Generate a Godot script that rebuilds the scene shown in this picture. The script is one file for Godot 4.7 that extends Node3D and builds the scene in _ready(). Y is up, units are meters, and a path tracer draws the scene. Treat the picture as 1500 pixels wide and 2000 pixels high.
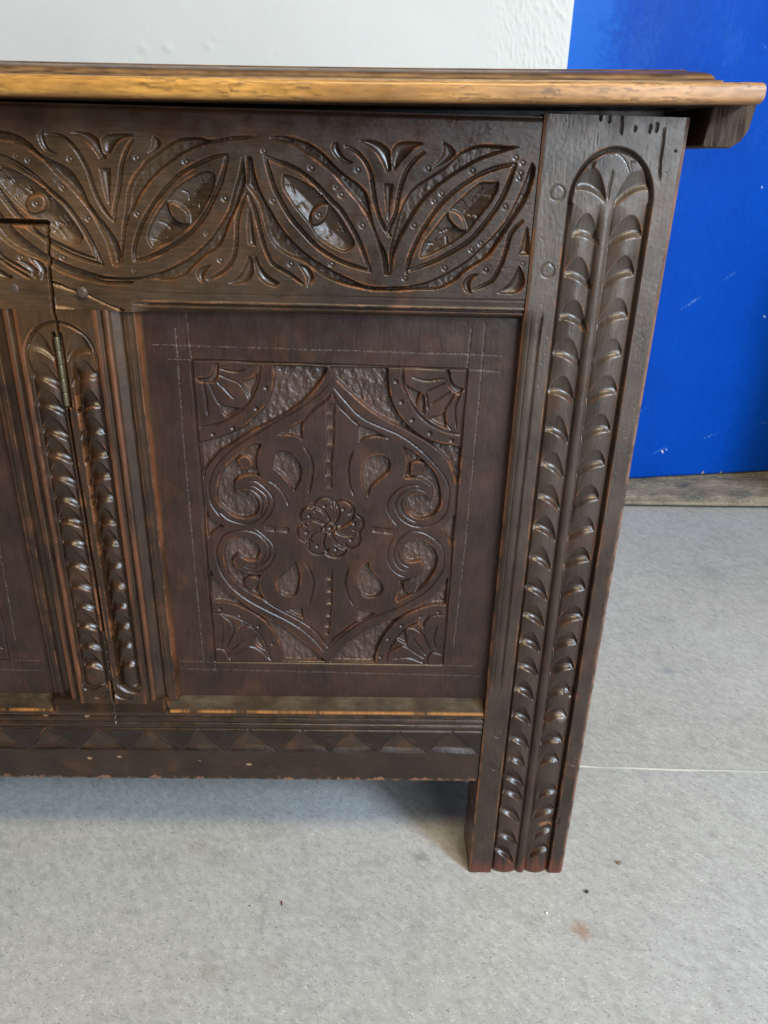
extends Node3D
# A carved oak coffer against a white wall and a blue door, seen close up.
# One scene unit is a metre; the carved faces are worked out in millimetres.

var fine := FastNoiseLite.new()
var broad := FastNoiseLite.new()
var chips := FastNoiseLite.new()


# ---------------------------------------------------------------- carved faces
class Relief:
	# A board's face as a grid of heights in mm: 0 is the planed face, negative is cut away.
	var x0: float
	var y0: float
	var s: float
	var nx: int
	var ny: int
	var dx := 0.0
	var h := PackedFloat32Array()
	var paint := PackedFloat32Array()     # 0 none, 1 pale scratch; 2..3 raw wood
	var chips: FastNoiseLite

	func _init(ax: float, ay: float, bx: float, by: float, step: float, noise: FastNoiseLite) -> void:
		x0 = ax
		y0 = ay
		nx = int(ceil((bx - ax) / step)) + 1
		ny = int(ceil((by - ay) / step)) + 1
		s = (bx - ax) / (nx - 1)
		h.resize(nx * ny)
		paint.resize(nx * ny)
		chips = noise

	func points(p: Array) -> PackedVector2Array:
		var q := PackedVector2Array()
		for i in range(0, p.size(), 2):
			q.append(Vector2(p[i] + dx, p[i + 1]))
		return q

	func smooth(p: Array, closed: bool) -> PackedVector2Array:
		# a flowing line through the points; it keeps its sharp corners
		var q := points(p)
		var n := q.size()
		var out := PackedVector2Array()
		if n < 3:
			return q
		var tan_ := PackedVector2Array()
		for i in n:
			var a := q[(i - 1 + n) % n]
			var b := q[(i + 1) % n]
			if not closed and i == 0:
				a = q[0]
			if not closed and i == n - 1:
				b = q[n - 1]
			var u := (q[i] - a).normalized()
			var v := (b - q[i]).normalized()
			var t := (b - a) * 0.5
			if u.dot(v) < 0.35 and u.length() > 0.5 and v.length() > 0.5:
				t = Vector2.ZERO
			tan_.append(t)
		for i in (n if closed else n - 1):
			var j := (i + 1) % n
			var l := q[i].distance_to(q[j])
			var ta := tan_[i].limit_length(l)
			var tb := tan_[j].limit_length(l)
			var k := clampi(int(l / 1.6), 1, 5)
			for m in k:
				var t := float(m) / k
				var t2 := t * t
				var t3 := t2 * t
				out.append(q[i] * (2 * t3 - 3 * t2 + 1) + ta * (t3 - 2 * t2 + t) + q[j] * (3 * t2 - 2 * t3) + tb * (t3 - t2))
		if not closed:
			out.append(q[n - 1])
		return out

	func along(q: PackedVector2Array, w: float, d: float, taper: float, how: int) -> void:
		# how: 0 cuts a groove, 1 cuts a fine scratch and marks it pale, 2 a deep dark crack
		var total := 0.0
		for i in q.size() - 1:
			total += q[i].distance_to(q[i + 1])
		var run := 0.0
		var half := w * 0.5
		for i in q.size() - 1:
			var a := q[i]
			var e := q[i + 1] - a
			var l := e.length()
			if l < 0.001:
				continue
			var ia := maxi(0, int((minf(a.x, a.x + e.x) - half - x0) / s))
			var ib := mini(nx - 1, int((maxf(a.x, a.x + e.x) + half - x0) / s) + 1)
			var ja := maxi(0, int((minf(a.y, a.y + e.y) - half - y0) / s))
			var jb := mini(ny - 1, int((maxf(a.y, a.y + e.y) + half - y0) / s) + 1)
			for j in range(ja, jb + 1):
				var y := y0 + j * s
				for k in range(ia, ib + 1):
					var p := Vector2(x0 + k * s, y) - a
					var t := clampf(p.dot(e) / (l * l), 0.0, 1.0)
					var g := (p - e * t).length()
					if g >= half:
						continue
					var f := 1.0
					if taper > 0.0:
						var pos := (run + t * l) / total
						f = clampf(minf(pos, 1.0 - pos) * 7.0 + 1.0 - taper, 0.0, 1.0)
						f = 0.35 + 0.65 * f
					var c := 1.0 - g / (half * (0.5 + 0.5 * f))
					if c <= 0.0:
						continue
					var n := j * nx + k
					if how == 1:
						h[n] = h[n] - d * minf(c * 1.5, 1.0)
						if chips.get_noise_2d(x0 + k * s, y * 3.0) > -0.75:
							paint[n] = maxf(paint[n], minf(c * 1.6, 1.0))
					elif how == 3:
						h[n] = h[n] - d * f * c
					else:
						h[n] = minf(h[n], -d * f * minf(1.0, c * 1.35))
			run += l

	func groove(p: Array, w: float, d: float, taper := 0.8) -> void:
		along(smooth(p, false), w, d, taper, 0)

	func scratch(p: Array) -> void:
		along(smooth(p, false), 1.0, 0.35, 0.5, 1)

	func vein(p: Array) -> void:
		along(smooth(p, false), 1.5, 0.7, 0.8, 3)

	func crack(p: Array) -> void:
		along(smooth(p, false), 1.3, 2.2, 1.0, 0)

	func area(q: PackedVector2Array, reach: float, do: Callable) -> void:
		# calls do(index, distance to the outline) for every grid point inside the outline
		var lo := q[0]
		var hi := q[0]
		for p in q:
			lo = lo.min(p)
			hi = hi.max(p)
		var ia := maxi(0, int((lo.x - x0) / s))
		var ib := mini(nx - 1, int((hi.x - x0) / s) + 1)
		var ja := maxi(0, int((lo.y - y0) / s))
		var jb := mini(ny - 1, int((hi.y - y0) / s) + 1)
		var w := ib - ia + 1
		if w <= 0 or jb < ja:
			return
		var dist := PackedFloat32Array()
		dist.resize(w * (jb - ja + 1))
		dist.fill(reach)
		var n := q.size()
		for i in n:
			var a := q[i]
			var e := q[(i + 1) % n] - a
			var l2 := e.length_squared()
			if l2 < 0.0001:
				continue
			var ka := maxi(ia, int((minf(a.x, a.x + e.x) - reach - x0) / s))
			var kb := mini(ib, int((maxf(a.x, a.x + e.x) + reach - x0) / s) + 1)
			var ma := maxi(ja, int((minf(a.y, a.y + e.y) - reach - y0) / s))
			var mb := mini(jb, int((maxf(a.y, a.y + e.y) + reach - y0) / s) + 1)
			for m in range(ma, mb + 1):
				var py := y0 + m * s - a.y
				var row := (m - ja) * w - ia
				for k in range(ka, kb + 1):
					var px := x0 + k * s - a.x
					var t := clampf((px * e.x + py * e.y) / l2, 0.0, 1.0)
					var ex := px - e.x * t
					var ey := py - e.y * t
					var g := sqrt(ex * ex + ey * ey)
					if g < dist[row + k]:
						dist[row + k] = g
		for m in range(ja, jb + 1):
			var y := y0 + m * s + 0.0013
			var cross := PackedFloat32Array()
			for i in n:
				var a := q[i]
				var b := q[(i + 1) % n]
				if (a.y > y) != (b.y > y):
					cross.append(a.x + (y - a.y) / (b.y - a.y) * (b.x - a.x))
			cross.sort()
			for c in range(0, cross.size() - 1, 2):
				for k in range(maxi(ia, int(ceil((cross[c] - x0) / s))), mini(ib, int((cross[c + 1] - x0) / s)) + 1):
					do.call(m * nx + k, dist[(m - ja) * w + k - ia])

	func pocket(p: Array, d: float, bevel: float, rough: float) -> void:
		area(smooth(p, true), bevel, func(n: int, g: float) -> void:
			var t := minf(g / bevel, 1.0)
			var x := x0 + (n % nx) * s
			var y := y0 + (n / nx) * s
			var r := rough * (3.4 * (chips.get_noise_2d(x * 1.5, y * 0.9) + 0.35) + 0.7 * chips.get_noise_2d(x * 5.0 + 90.0, y * 2.4)) * t
			h[n] = minf(h[n], -d * t * (1.3 - 0.3 * t) + r))

	func hollow(p: Array, d: float, reach: float) -> void:
		area(smooth(p, true), reach, func(n: int, g: float) -> void:
			var t := 1.0 - minf(g / reach, 1.0)
			h[n] = minf(h[n], -d * sqrt(1.0 - t * t)))

	func field(p: Array, d: float, slope: float) -> void:
		area(smooth(p, true), 9.0, func(n: int, g: float) -> void:
			var y := y0 + (n / nx) * s
			h[n] = minf(h[n], -minf(g / 0.7, 1.0) * d - g * slope + 0.5 * (chips.get_noise_2d((n % nx) * s * 1.3, y * 1.3) + 0.4)))

	func raised(p: Array, top: float, bevel: float) -> void:
		area(smooth(p, true), bevel, func(n: int, g: float) -> void:
			var t := minf(g / bevel, 1.0)
			h[n] = maxf(h[n], lerpf(h[n], top, t)))

	func spot(x: float, y: float, r: float, f: Callable) -> void:
		x += dx
		for j in range(maxi(0, int((y - r - y0) / s)), mini(ny - 1, int((y + r - y0) / s) + 1) + 1):
			for k in range(maxi(0, int((x - r - x0) / s)), mini(nx - 1, int((x + r - x0) / s) + 1) + 1):
				var g := Vector2(x0 + k * s - x, y0 + j * s - y).length()
				if g < r:
					h[j * nx + k] = f.call(g, h[j * nx + k])

	func dot(p: Array) -> void:       # a ring punched into the face
		spot(p[0], p[1], 2.2, func(g: float, was: float) -> float:
			return was - 1.0 * maxf(0.0, 1.0 - absf(g - 1.35) / 0.75) - 0.3 * maxf(0.0, 1.0 - g / 0.6))

	func nick(p: Array) -> void:      # half a ring, where the punch was held askew
		var c: float = p[0] + dx
		spot(p[0], p[1], 2.2, func(g: float, was: float) -> float:
			return was - 0.55 * maxf(0.0, 1.0 - absf(g - 1.2) / 0.8))

	func peck(p: Array) -> void:
		spot(p[0], p[1], 2.0, func(g: float, was: float) -> float:
			return was - 1.3 * maxf(0.0, 1.0 - (g / 1.9) * (g / 1.9)))

	func peg(p: Array) -> void:       # the rim of a flush peg
		spot(p[0], p[1], 6.5, func(g: float, was: float) -> float:
			return was - 0.7 * maxf(0.0, 1.0 - absf(g - 4.6) / 0.8) - (0.25 if g < 4.6 else 0.0))

	func scoops(p: Array, w: float, d: float) -> void:
		# a run of gouge cuts, each deepening until it meets the stop cut of the next
		var q := points(p)
		for i in q.size() - 1:
			var a := q[i]
			var e := q[i + 1] - a
			var l := e.length()
			e /= l
			var half := w * 0.5 * (1.0 - 0.05 * i)
			for j in range(maxi(0, int((minf(a.y, q[i + 1].y) - half - y0) / s)), mini(ny - 1, int((maxf(a.y, q[i + 1].y) + half - y0) / s) + 1) + 1):
				for k in range(maxi(0, int((minf(a.x, q[i + 1].x) - half - x0) / s)), mini(nx - 1, int((maxf(a.x, q[i + 1].x) + half - x0) / s) + 1) + 1):
					var v := Vector2(x0 + k * s, y0 + j * s) - a
					var c := absf(v.dot(Vector2(-e.y, e.x))) / half
					var t := (v.dot(e) + c * c * 0.9) / l
					if c < 1.0 and t > 0.0 and t < 1.0:
						var n := j * nx + k
						h[n] = minf(h[n], -d * (0.25 + 0.9 * t) * minf(1.0, (1.0 - c * c) * 1.8))

	func rosette(cx: float, cy: float, r: float) -> void:
		for k in 8:
			var a := TAU * k / 8.0 + 0.2
			# a crescent cut between two petals, swirling out from the boss
			var line := []
			for i in 6:
				var t := i / 5.0
				var b := a + 0.62 * t * t
				line.append_array([cx + cos(b) * lerpf(5.4, r - 1.0, t), cy + sin(b) * lerpf(5.4, r - 1.0, t)])
			groove(line, 3.6, 2.4, 0.9)
			# the round end of each petal
			var c := a + TAU / 16.0 + 0.42
			var lobe := []
			for i in 9:
				var b := c + lerpf(-1.9, 1.7, i / 8.0)
				lobe.append_array([cx + cos(c) * r * 0.66 + cos(b) * r * 0.33, cy + sin(c) * r * 0.66 + sin(b) * r * 0.33])
			groove(lobe, 1.9, 2.2, 0.3)
			peck([cx + cos(c) * r * 0.72, cy + sin(c) * r * 0.72])
		var ring := []
		for i in 25:
			ring.append_array([cx + cos(TAU * i / 24.0) * 5.0, cy + sin(TAU * i / 24.0) * 5.0])
		raised(ring, -0.1, 0.8)
		groove(ring, 1.8, 1.8, 0.0)
		peck([cx, cy])

	func lunette(xa: float, ya: float, xb: float, yb: float, d: float) -> void:
		# a thumb-nail cut with its stop cut along an arc from the outer to the inner side of the column
		d *= 0.8 + 0.4 * fposmod(sin(xa * 12.9 + ya * 78.2) * 437.58, 1.0)
		xa += dx - 0.9 * signf(xb - xa)
		xb += dx + 0.9 * signf(xb - xa)
		for k in range(maxi(0, int((minf(xa, xb) - x0) / s)), mini(nx - 1, int((maxf(xa, xb) - x0) / s) + 1) + 1):
			var t := (x0 + k * s - xa) / (xb - xa)
			if t <= 0.0 or t >= 1.0:
				continue
			var arc := lerpf(ya, yb, t) + 3.4 * 4.0 * t * (1.0 - t) * (1.1 - 0.2 * t)
			var tall := 15.0 * pow(sin(PI * clampf(t * 0.96 + 0.02, 0.0, 1.0)), 0.6)
			var across := pow(4.0 * t * (1.0 - t), 0.28)
			for j in range(maxi(0, int((arc - 1.2 - y0) / s)), mini(ny - 1, int((arc + tall - y0) / s) + 1) + 1):
				var g := y0 + j * s - arc
				var cut := 0.0
				if g < 0.0:
					cut = d * 0.1 * maxf(0.0, 1.0 + g / 1.0)
				else:
					cut = d * (1.0 - 0.9 * pow(maxf(0.0, 1.0 - g / 4.4), 2.0)) * pow(clampf((tall - g) / maxf(tall - 4.4, 0.1), 0.0, 1.0), 0.7)
				h[j * nx + k] -= cut * across
		var m := Vector2(lerpf(xa, xb, 0.47), lerpf(ya, yb, 0.47) + 3.4 + 11.8)
		if chips.get_noise_2d(m.x * 9.0, m.y * 9.0) > -0.2:
			var sgn := signf(xb - xa)
			var old := dx
			dx = 0.0
			along(smooth([m.x - 4.0 * sgn, m.y - 0.6, m.x, m.y + 0.3, m.x + 4.5 * sgn, m.y - 2.0], false), 1.1, 0.5, 1.0, 3)
			dx = old

	func mesh(face_z: float, back_z: float, look: Callable, keep = null) -> ArrayMesh:
		# the face with its normals and colours, and the board's edges running back from it; look(x, y, h, edge, paint) gives the colour
		var pos := PackedVector3Array()
		var nor := PackedVector3Array()
		var col := PackedColorArray()
		pos.resize(nx * ny)
		nor.resize(nx * ny)
		col.resize(nx * ny)
		for j in ny:
			var y := y0 + j * s
			var up := mini(j + 1, ny - 1) * nx
			var dn := maxi(j - 1, 0) * nx
			var up2 := mini(j + 3, ny - 1) * nx
			var dn2 := maxi(j - 3, 0) * nx
			for k in nx:
				var n := j * nx + k
				var z := h[n]
				var r := n + (1 if k < nx - 1 else 0)
				var l := n - (1 if k > 0 else 0)
				pos[n] = Vector3((x0 + k * s) * 0.001, y * 0.001, face_z + z * 0.001)
				nor[n] = Vector3((h[l] - h[r]) / s, (h[dn + k] - h[up + k]) / s, 2.0).normalized()
				# how far the point stands above its surroundings: edges that hands and dusters have rubbed
				var e := z - 0.25 * (h[j * nx + mini(k + 3, nx - 1)] + h[j * nx + maxi(k - 3, 0)] + h[up2 + k] + h[dn2 + k])
				col[n] = look.call(x0 + k * s, y, z, e, paint[n])
		var ids := PackedInt32Array()
		for j in ny - 1:
			for k in nx - 1:
				if keep != null and not keep.call(x0 + (k + 0.5) * s, y0 + (j + 0.5) * s):
					continue
				var a := j * nx + k
				ids.append_array([a, a + nx, a + 1, a + 1, a + nx, a + nx + 1])
		# the edges of the board
		var rim := []
		for side in 4:
			var line := PackedInt32Array()
			for i in (nx if side % 2 == 0 else ny):
				line.append([i, i * nx + nx - 1, (ny - 1) * nx + nx - 1 - i, (ny - 1 - i) * nx][side])
			rim.append([line, [Vector3.DOWN, Vector3.RIGHT, Vector3.UP, Vector3.LEFT][side]])
		for r in rim:
			var line: PackedInt32Array = r[0]
			var first := pos.size()
			for n in line:
				var p := pos[n]
				pos.append(p)
				pos.append(Vector3(p.x, p.y, back_z))
				nor.append(r[1])
				nor.append(r[1])
				col.append(col[n])
				col.append(col[n] * 0.85)
			for i in line.size() - 1:
				var m := (pos[line[i]] + pos[line[i + 1]]) * 500.0
				if keep != null and not keep.call(m.x, m.y):
					continue
				var a := first + i * 2
				ids.append_array([a, a + 2, a + 1, a + 2, a + 3, a + 1])
		return made(pos, nor, col, ids)

	static func made(pos: PackedVector3Array, nor: PackedVector3Array, col: PackedColorArray, ids: PackedInt32Array) -> ArrayMesh:
		var arrays := []
		arrays.resize(Mesh.ARRAY_MAX)
		arrays[Mesh.ARRAY_VERTEX] = pos
		arrays[Mesh.ARRAY_NORMAL] = nor
		arrays[Mesh.ARRAY_COLOR] = col
		arrays[Mesh.ARRAY_INDEX] = ids
		var m := ArrayMesh.new()
		m.add_surface_from_arrays(Mesh.PRIMITIVE_TRIANGLES, arrays)
		return m


func carve_rail_motif(r: Relief) -> void:
	r.hollow([-213.1,658.9,-209.8,661.4,-209.2,654.9,-206.7,650.2,-201.8,648,-205.2,647.2,-210.6,650,-212.8,654.2], 2.64, 4)
	r.hollow([-192.2,660.3,-187.5,661.3,-180.5,660.6,-175.7,657.5,-174.1,652.8,-173.5,649.3,-171.1,647.5,-172,645.7,-175.7,645.2,-178,649.8,-182,654.4,-187.3,658.4], 3.84, 5)
	r.hollow([-172.4,658.2,-168.3,660,-160.4,660.8,-152,660.4,-160.8,657.3,-165.2,653.6,-168.3,649.4,-170.5,647.7,-173.1,649.9,-173.8,654.6], 3.84, 5)
	r.hollow([-176.7,640.2,-169.7,640.3,-171.3,628,-173.2,617.4,-174.9,623,-176.1,634.1], 3.12, 4)
	r.groove([-207.9,659.1,-198.3,658.1,-191.4,652.4,-187.1,645.3,-184.2,638.2,-182.6,630.2,-179.8,621,-175.5,612.9,-171.4,607.9], 2.53, 2.7)
	r.groove([-153.7,656.9,-158.8,649.6,-162.4,641.1,-164.3,633.1,-166.7,624.4,-169.9,614.9,-171.4,607.9], 2.53, 2.56)
	r.hollow([-140.1,659.9,-137.3,658.5,-135.9,655.5,-137.9,651.9,-144.7,649.4,-141.7,653.6], 2.64, 4)
	r.pocket([-241,661.2,-236.6,660.6,-230.3,659.8,-224.3,657.4,-218.5,653.5,-212.9,647.7,-205.7,644,-197.7,640.3,-192.6,634.9,-188.9,627.6,-186.6,620.2,-181.1,611.5,-175.9,604.6,-172.5,599.2,-169.8,593,-168.9,586.5,-171.4,579.8,-175.5,579.7,-177.4,592.2,-181,601.9,-185.1,611.4,-190.7,619.5,-197.5,628,-205.1,635.2,-210.6,641.8,-217.5,647.6,-225.2,651.9,-231.3,654.4,-237.6,655.1,-242.1,655.3], 4.16, 1.7999999999999998, 0.25)
	r.pocket([-168.1,592.4,-165.6,605.5,-162.8,615.1,-159.7,627.7,-155.4,635.8,-149.4,642,-147.2,644.8,-138.8,650.1,-130.4,655.7,-123.6,658.7,-117,659.7,-110.5,659.9,-103.4,658.5,-87.6,660.9,-72.5,661.6,-81.8,659.1,-91,658.5,-104.2,656.1,-114.3,653,-124.5,647.9,-135,641.1,-144.5,632.9,-152.1,624,-157,615.9,-160.4,612,-165,599,-168.3,583.8,-170,579.8,-170,585.8], 4.16, 1.7999999999999998, 0.25)
	r.groove([-160.2,583.3,-159.8,590.6,-155.1,602.5,-150.1,611,-142.3,621.3,-132.6,631.4,-124,638.4,-113,644.1,-101.5,648.6,-94,650.1], 2.76, 2.97)
	r.groove([-93.9,648.5,-95.6,642.1,-99.1,633.5,-103.7,624.7,-108.4,616.4,-118.1,604.6,-129,595.9,-143.5,588.4,-152.1,584.9,-160.3,583], 3.22, 2.97)
	r.field([-102.1,638.3,-103.4,629.7,-109.5,619.5,-115.5,611.8,-122.1,605.2,-132.2,598.5,-140.2,593.7,-148,591.6,-150.5,597.4,-148,604.6,-142.4,613.7,-135.5,622,-127.4,630.3,-119,635.5,-112.1,638.7,-106,640], 2.0, 0.34)
	r.raised([-135.6,620.8,-130.9,621.2,-125.7,618.5,-121.4,614.2,-120.9,607.2,-125.4,606.1,-131.3,608.8,-134.9,614.5], -0.3, 1.4)
	r.pocket([-84.2,649.3,-86.4,639.9,-89.9,630,-94.6,617.3,-102.2,605.7,-111.1,595.7,-122.8,586.2,-137.5,578.5,-151.9,573.5,-166.1,571.7,-183.3,572.8,-196.7,576.5,-207.2,580.3,-216.3,584.1,-227.1,589.8,-234.7,596.8,-240.6,601.8,-246.6,606.1,-249.9,609.9,-252.5,603.5,-248.2,597.1,-242.6,590.7,-233.2,585.7,-223.6,581.2,-213.2,577.5,-204.1,573.6,-194,570.8,-183.8,569.4,-166.3,569.4,-150.7,571.5,-138.2,570.7,-127.5,573.7,-120,580.2,-111.8,587.1,-103.2,592.6,-98.7,598.6,-93.2,610.4,-87.9,620,-84,630.1,-82.5,633.3,-82.7,641.8], 3.9000000000000004, 1.56, 0.25)
	r.pocket([-81.3,649.4,-78,649.3,-76.1,638.9,-72.5,627.9,-66.2,616.7,-61.2,608.5,-53.3,598.9,-43.1,589.9,-29.2,581.5,-15.2,575,-1,569.9,20.3,569.7,16.8,567,2.6,566.7,-8.1,568.3,-18,570.3,-29.3,574.2,-39.7,580.7,-46.6,585.3,-55.6,588.4,-63.8,593.5,-69,601.2,-71.4,610.9,-74.3,621,-78.7,627.8,-82.5,632.6,-81.7,635.1], 3.9000000000000004, 1.56, 0.25)
	r.hollow([-81.2,618.3,-79.3,607.5,-77.9,594.5,-82.3,595.1,-82.9,604.2], 2.88, 4)
	r.groove([-82.1,627.1,-85.8,620.1,-89.1,610.5,-90.5,597.5,-93.2,586.2,-100.7,577.3,-111.6,571.7], 2.53, 2.43)
	r.groove([-80.8,625.8,-77.2,617.1,-74.4,604.4,-71.4,593.3,-66.9,583.5,-60.8,579.6,-53.9,575.7,-46.6,570.4], 2.76, 2.7)
	r.hollow([-82.7,588.4,-80.1,585.2,-80.1,577.8,-83.5,571.6,-89.2,569.4,-97.7,569.4,-90.3,574.8,-85.8,581], 3.5999999999999996, 5)
	r.hollow([-77.8,588.6,-75.3,581.9,-70,575.3,-62.4,570.7,-65.4,567.9,-72.3,569.8,-77,575.1,-79.8,583.8], 3.5999999999999996, 5)
	r.hollow([-108,581.9,-111.8,577.7,-114.2,573.6,-114.9,569.2,-117.9,571.5,-119,575.6,-115.9,579.7], 2.88, 4)
	r.hollow([-49.5,583.2,-43.2,582,-39.8,578,-38.8,574,-43.5,568,-44.1,574.5], 2.88, 4)
	r.groove([-69.1,649.1,-66.8,640.4,-63.8,630.6,-59.4,622,-52.9,612,-44.2,602.5,-36.1,594.8,-25.7,588.4,-15.2,584,-0.5,579.8], 3.22, 2.97)
	r.groove([-68.8,649.7,-61.9,647.2,-53.4,644.4,-44.9,640.3,-35.6,633.1,-27.6,625.2,-20.2,618.5,-14,609.7,-8.4,600,-4.1,590.2,-0.5,580.3], 2.99, 2.97)
	r.field([-57.9,639.4,-52.2,638.3,-45,635.4,-37,630.6,-30.3,624.5,-23.6,617.1,-17.4,608.9,-12.6,601.2,-11.1,596.7,-15.3,592.6,-19.4,591.9,-27.8,595.7,-36,601.4,-41.4,609,-48.7,617.2,-54.6,625.2,-58.4,632], 2.0, 0.34)
	r.raised([-40.4,607.7,-41.3,613.5,-38.5,619.3,-33,622.3,-27.6,622.1,-28,616.4,-31.1,611.2,-35.9,608.2], -0.3, 1.4)
	r.dot([-195,645])
	r.dot([-151.9,646.8])
	r.dot([-120.8,645.1])
	r.dot([-155.3,612.7])
	r.dot([-97.1,623.6])
	r.dot([-102.3,584.7])
	r.dot([-54.7,583.1])
	r.dot([-35.2,614.9])
	r.dot([-39.8,643.5])
	r.dot([-65.1,623.1])
	r.dot([-6.1,608.9])
	r.dot([-26.8,583.7])
	r.dot([-20.2,627.6])
	r.nick([-110.1,601.3])
	r.nick([-161,576.6])
	r.nick([-70,652.7])
	r.nick([-23.2,632.2])
	r.nick([-190.7,610.3])
	r.nick([-213.2,586.5])
	r.nick([-202.8,628.5])
	r.vein([-57.8,632.3,-53.1,632.1,-51.2,627.5])
	r.vein([-50.7,618.4,-45.9,621.7,-43.3,617.9])
	r.vein([-29.1,606.7,-27.4,602.5,-31.2,599.5])
	r.vein([-35.6,631.3,-31.6,626.4,-36.4,627.5])
	r.vein([-22.2,611.4,-18.1,605,-23.6,606.2])
	r.vein([-125.9,628.2,-121.7,626.7,-121.1,621.4])
	r.vein([-142.5,608.6,-138.3,607.1,-134.2,603])
	r.vein([-118.9,619.3,-114.2,620,-113.8,616.3])
	r.vein([-112.2,636.8,-111.6,631.9,-117.1,625.6])
	r.vein([-147.4,597.5,-142.7,596.3,-134.2,599.7])


func carve_rail_left(r: Relief) -> void:
	r.groove([-245.7,646.3,-239.5,644.7,-230.6,640.1,-221.7,634.2,-214,628.9,-208.2,623.4,-201.7,618,-196.1,609.9,-191.4,600.4,-187.7,592,-185.8,583.4], 2.99, 2.97)
	r.groove([-247.9,628.1,-243.6,622.6,-238.4,614.6,-232.9,607.1,-225.3,600.2,-217.9,595.9,-208.3,591.5,-196.7,586.5,-186.1,583.4], 2.99, 2.97)
	r.field([-240.8,638,-233.3,635.8,-225.3,632.3,-219.4,628.1,-213.5,623.3,-207.2,616.6,-202.3,609.1,-198.5,602.8,-197.5,595.7,-201.3,592.6,-206.5,594.8,-214,599.2,-220,603.6,-228.7,612.3,-235.6,619,-242.7,627.6,-245.5,633.6], 2.0, 0.34)
	r.raised([-220.4,624.1,-215.6,623,-214,618.3,-216.5,613.2,-222.3,610.7,-227.4,612.3,-228.7,617.3,-225.7,622.1], -0.2, 1.4)
	r.hollow([-239.8,581.5,-233.4,580.4,-228.3,577.8,-225.4,574.5,-229.3,571.7,-232.6,568.9,-233.6,575], 2.64, 4)
	r.groove([-254.5,585.2,-251,582,-245,577.4,-238.7,573.5,-232.5,569.6], 2.53, 2.43)
	r.dot([-221.5,617.5])
	r.vein([-236,620.3,-231.6,622.9,-228.2,623])
	r.vein([-242,631,-237.2,632.3,-235.1,629])
	r.vein([-225.8,629.2,-223.4,623.7,-227.6,626.7])
	r.vein([-208.1,610.9,-203.6,604.6,-210.2,605.7])
	r.vein([-215,605.6,-209.5,601.9,-205,595.5])
	r.nick([-234.3,599])
	r.nick([-229.2,645.8])


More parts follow.
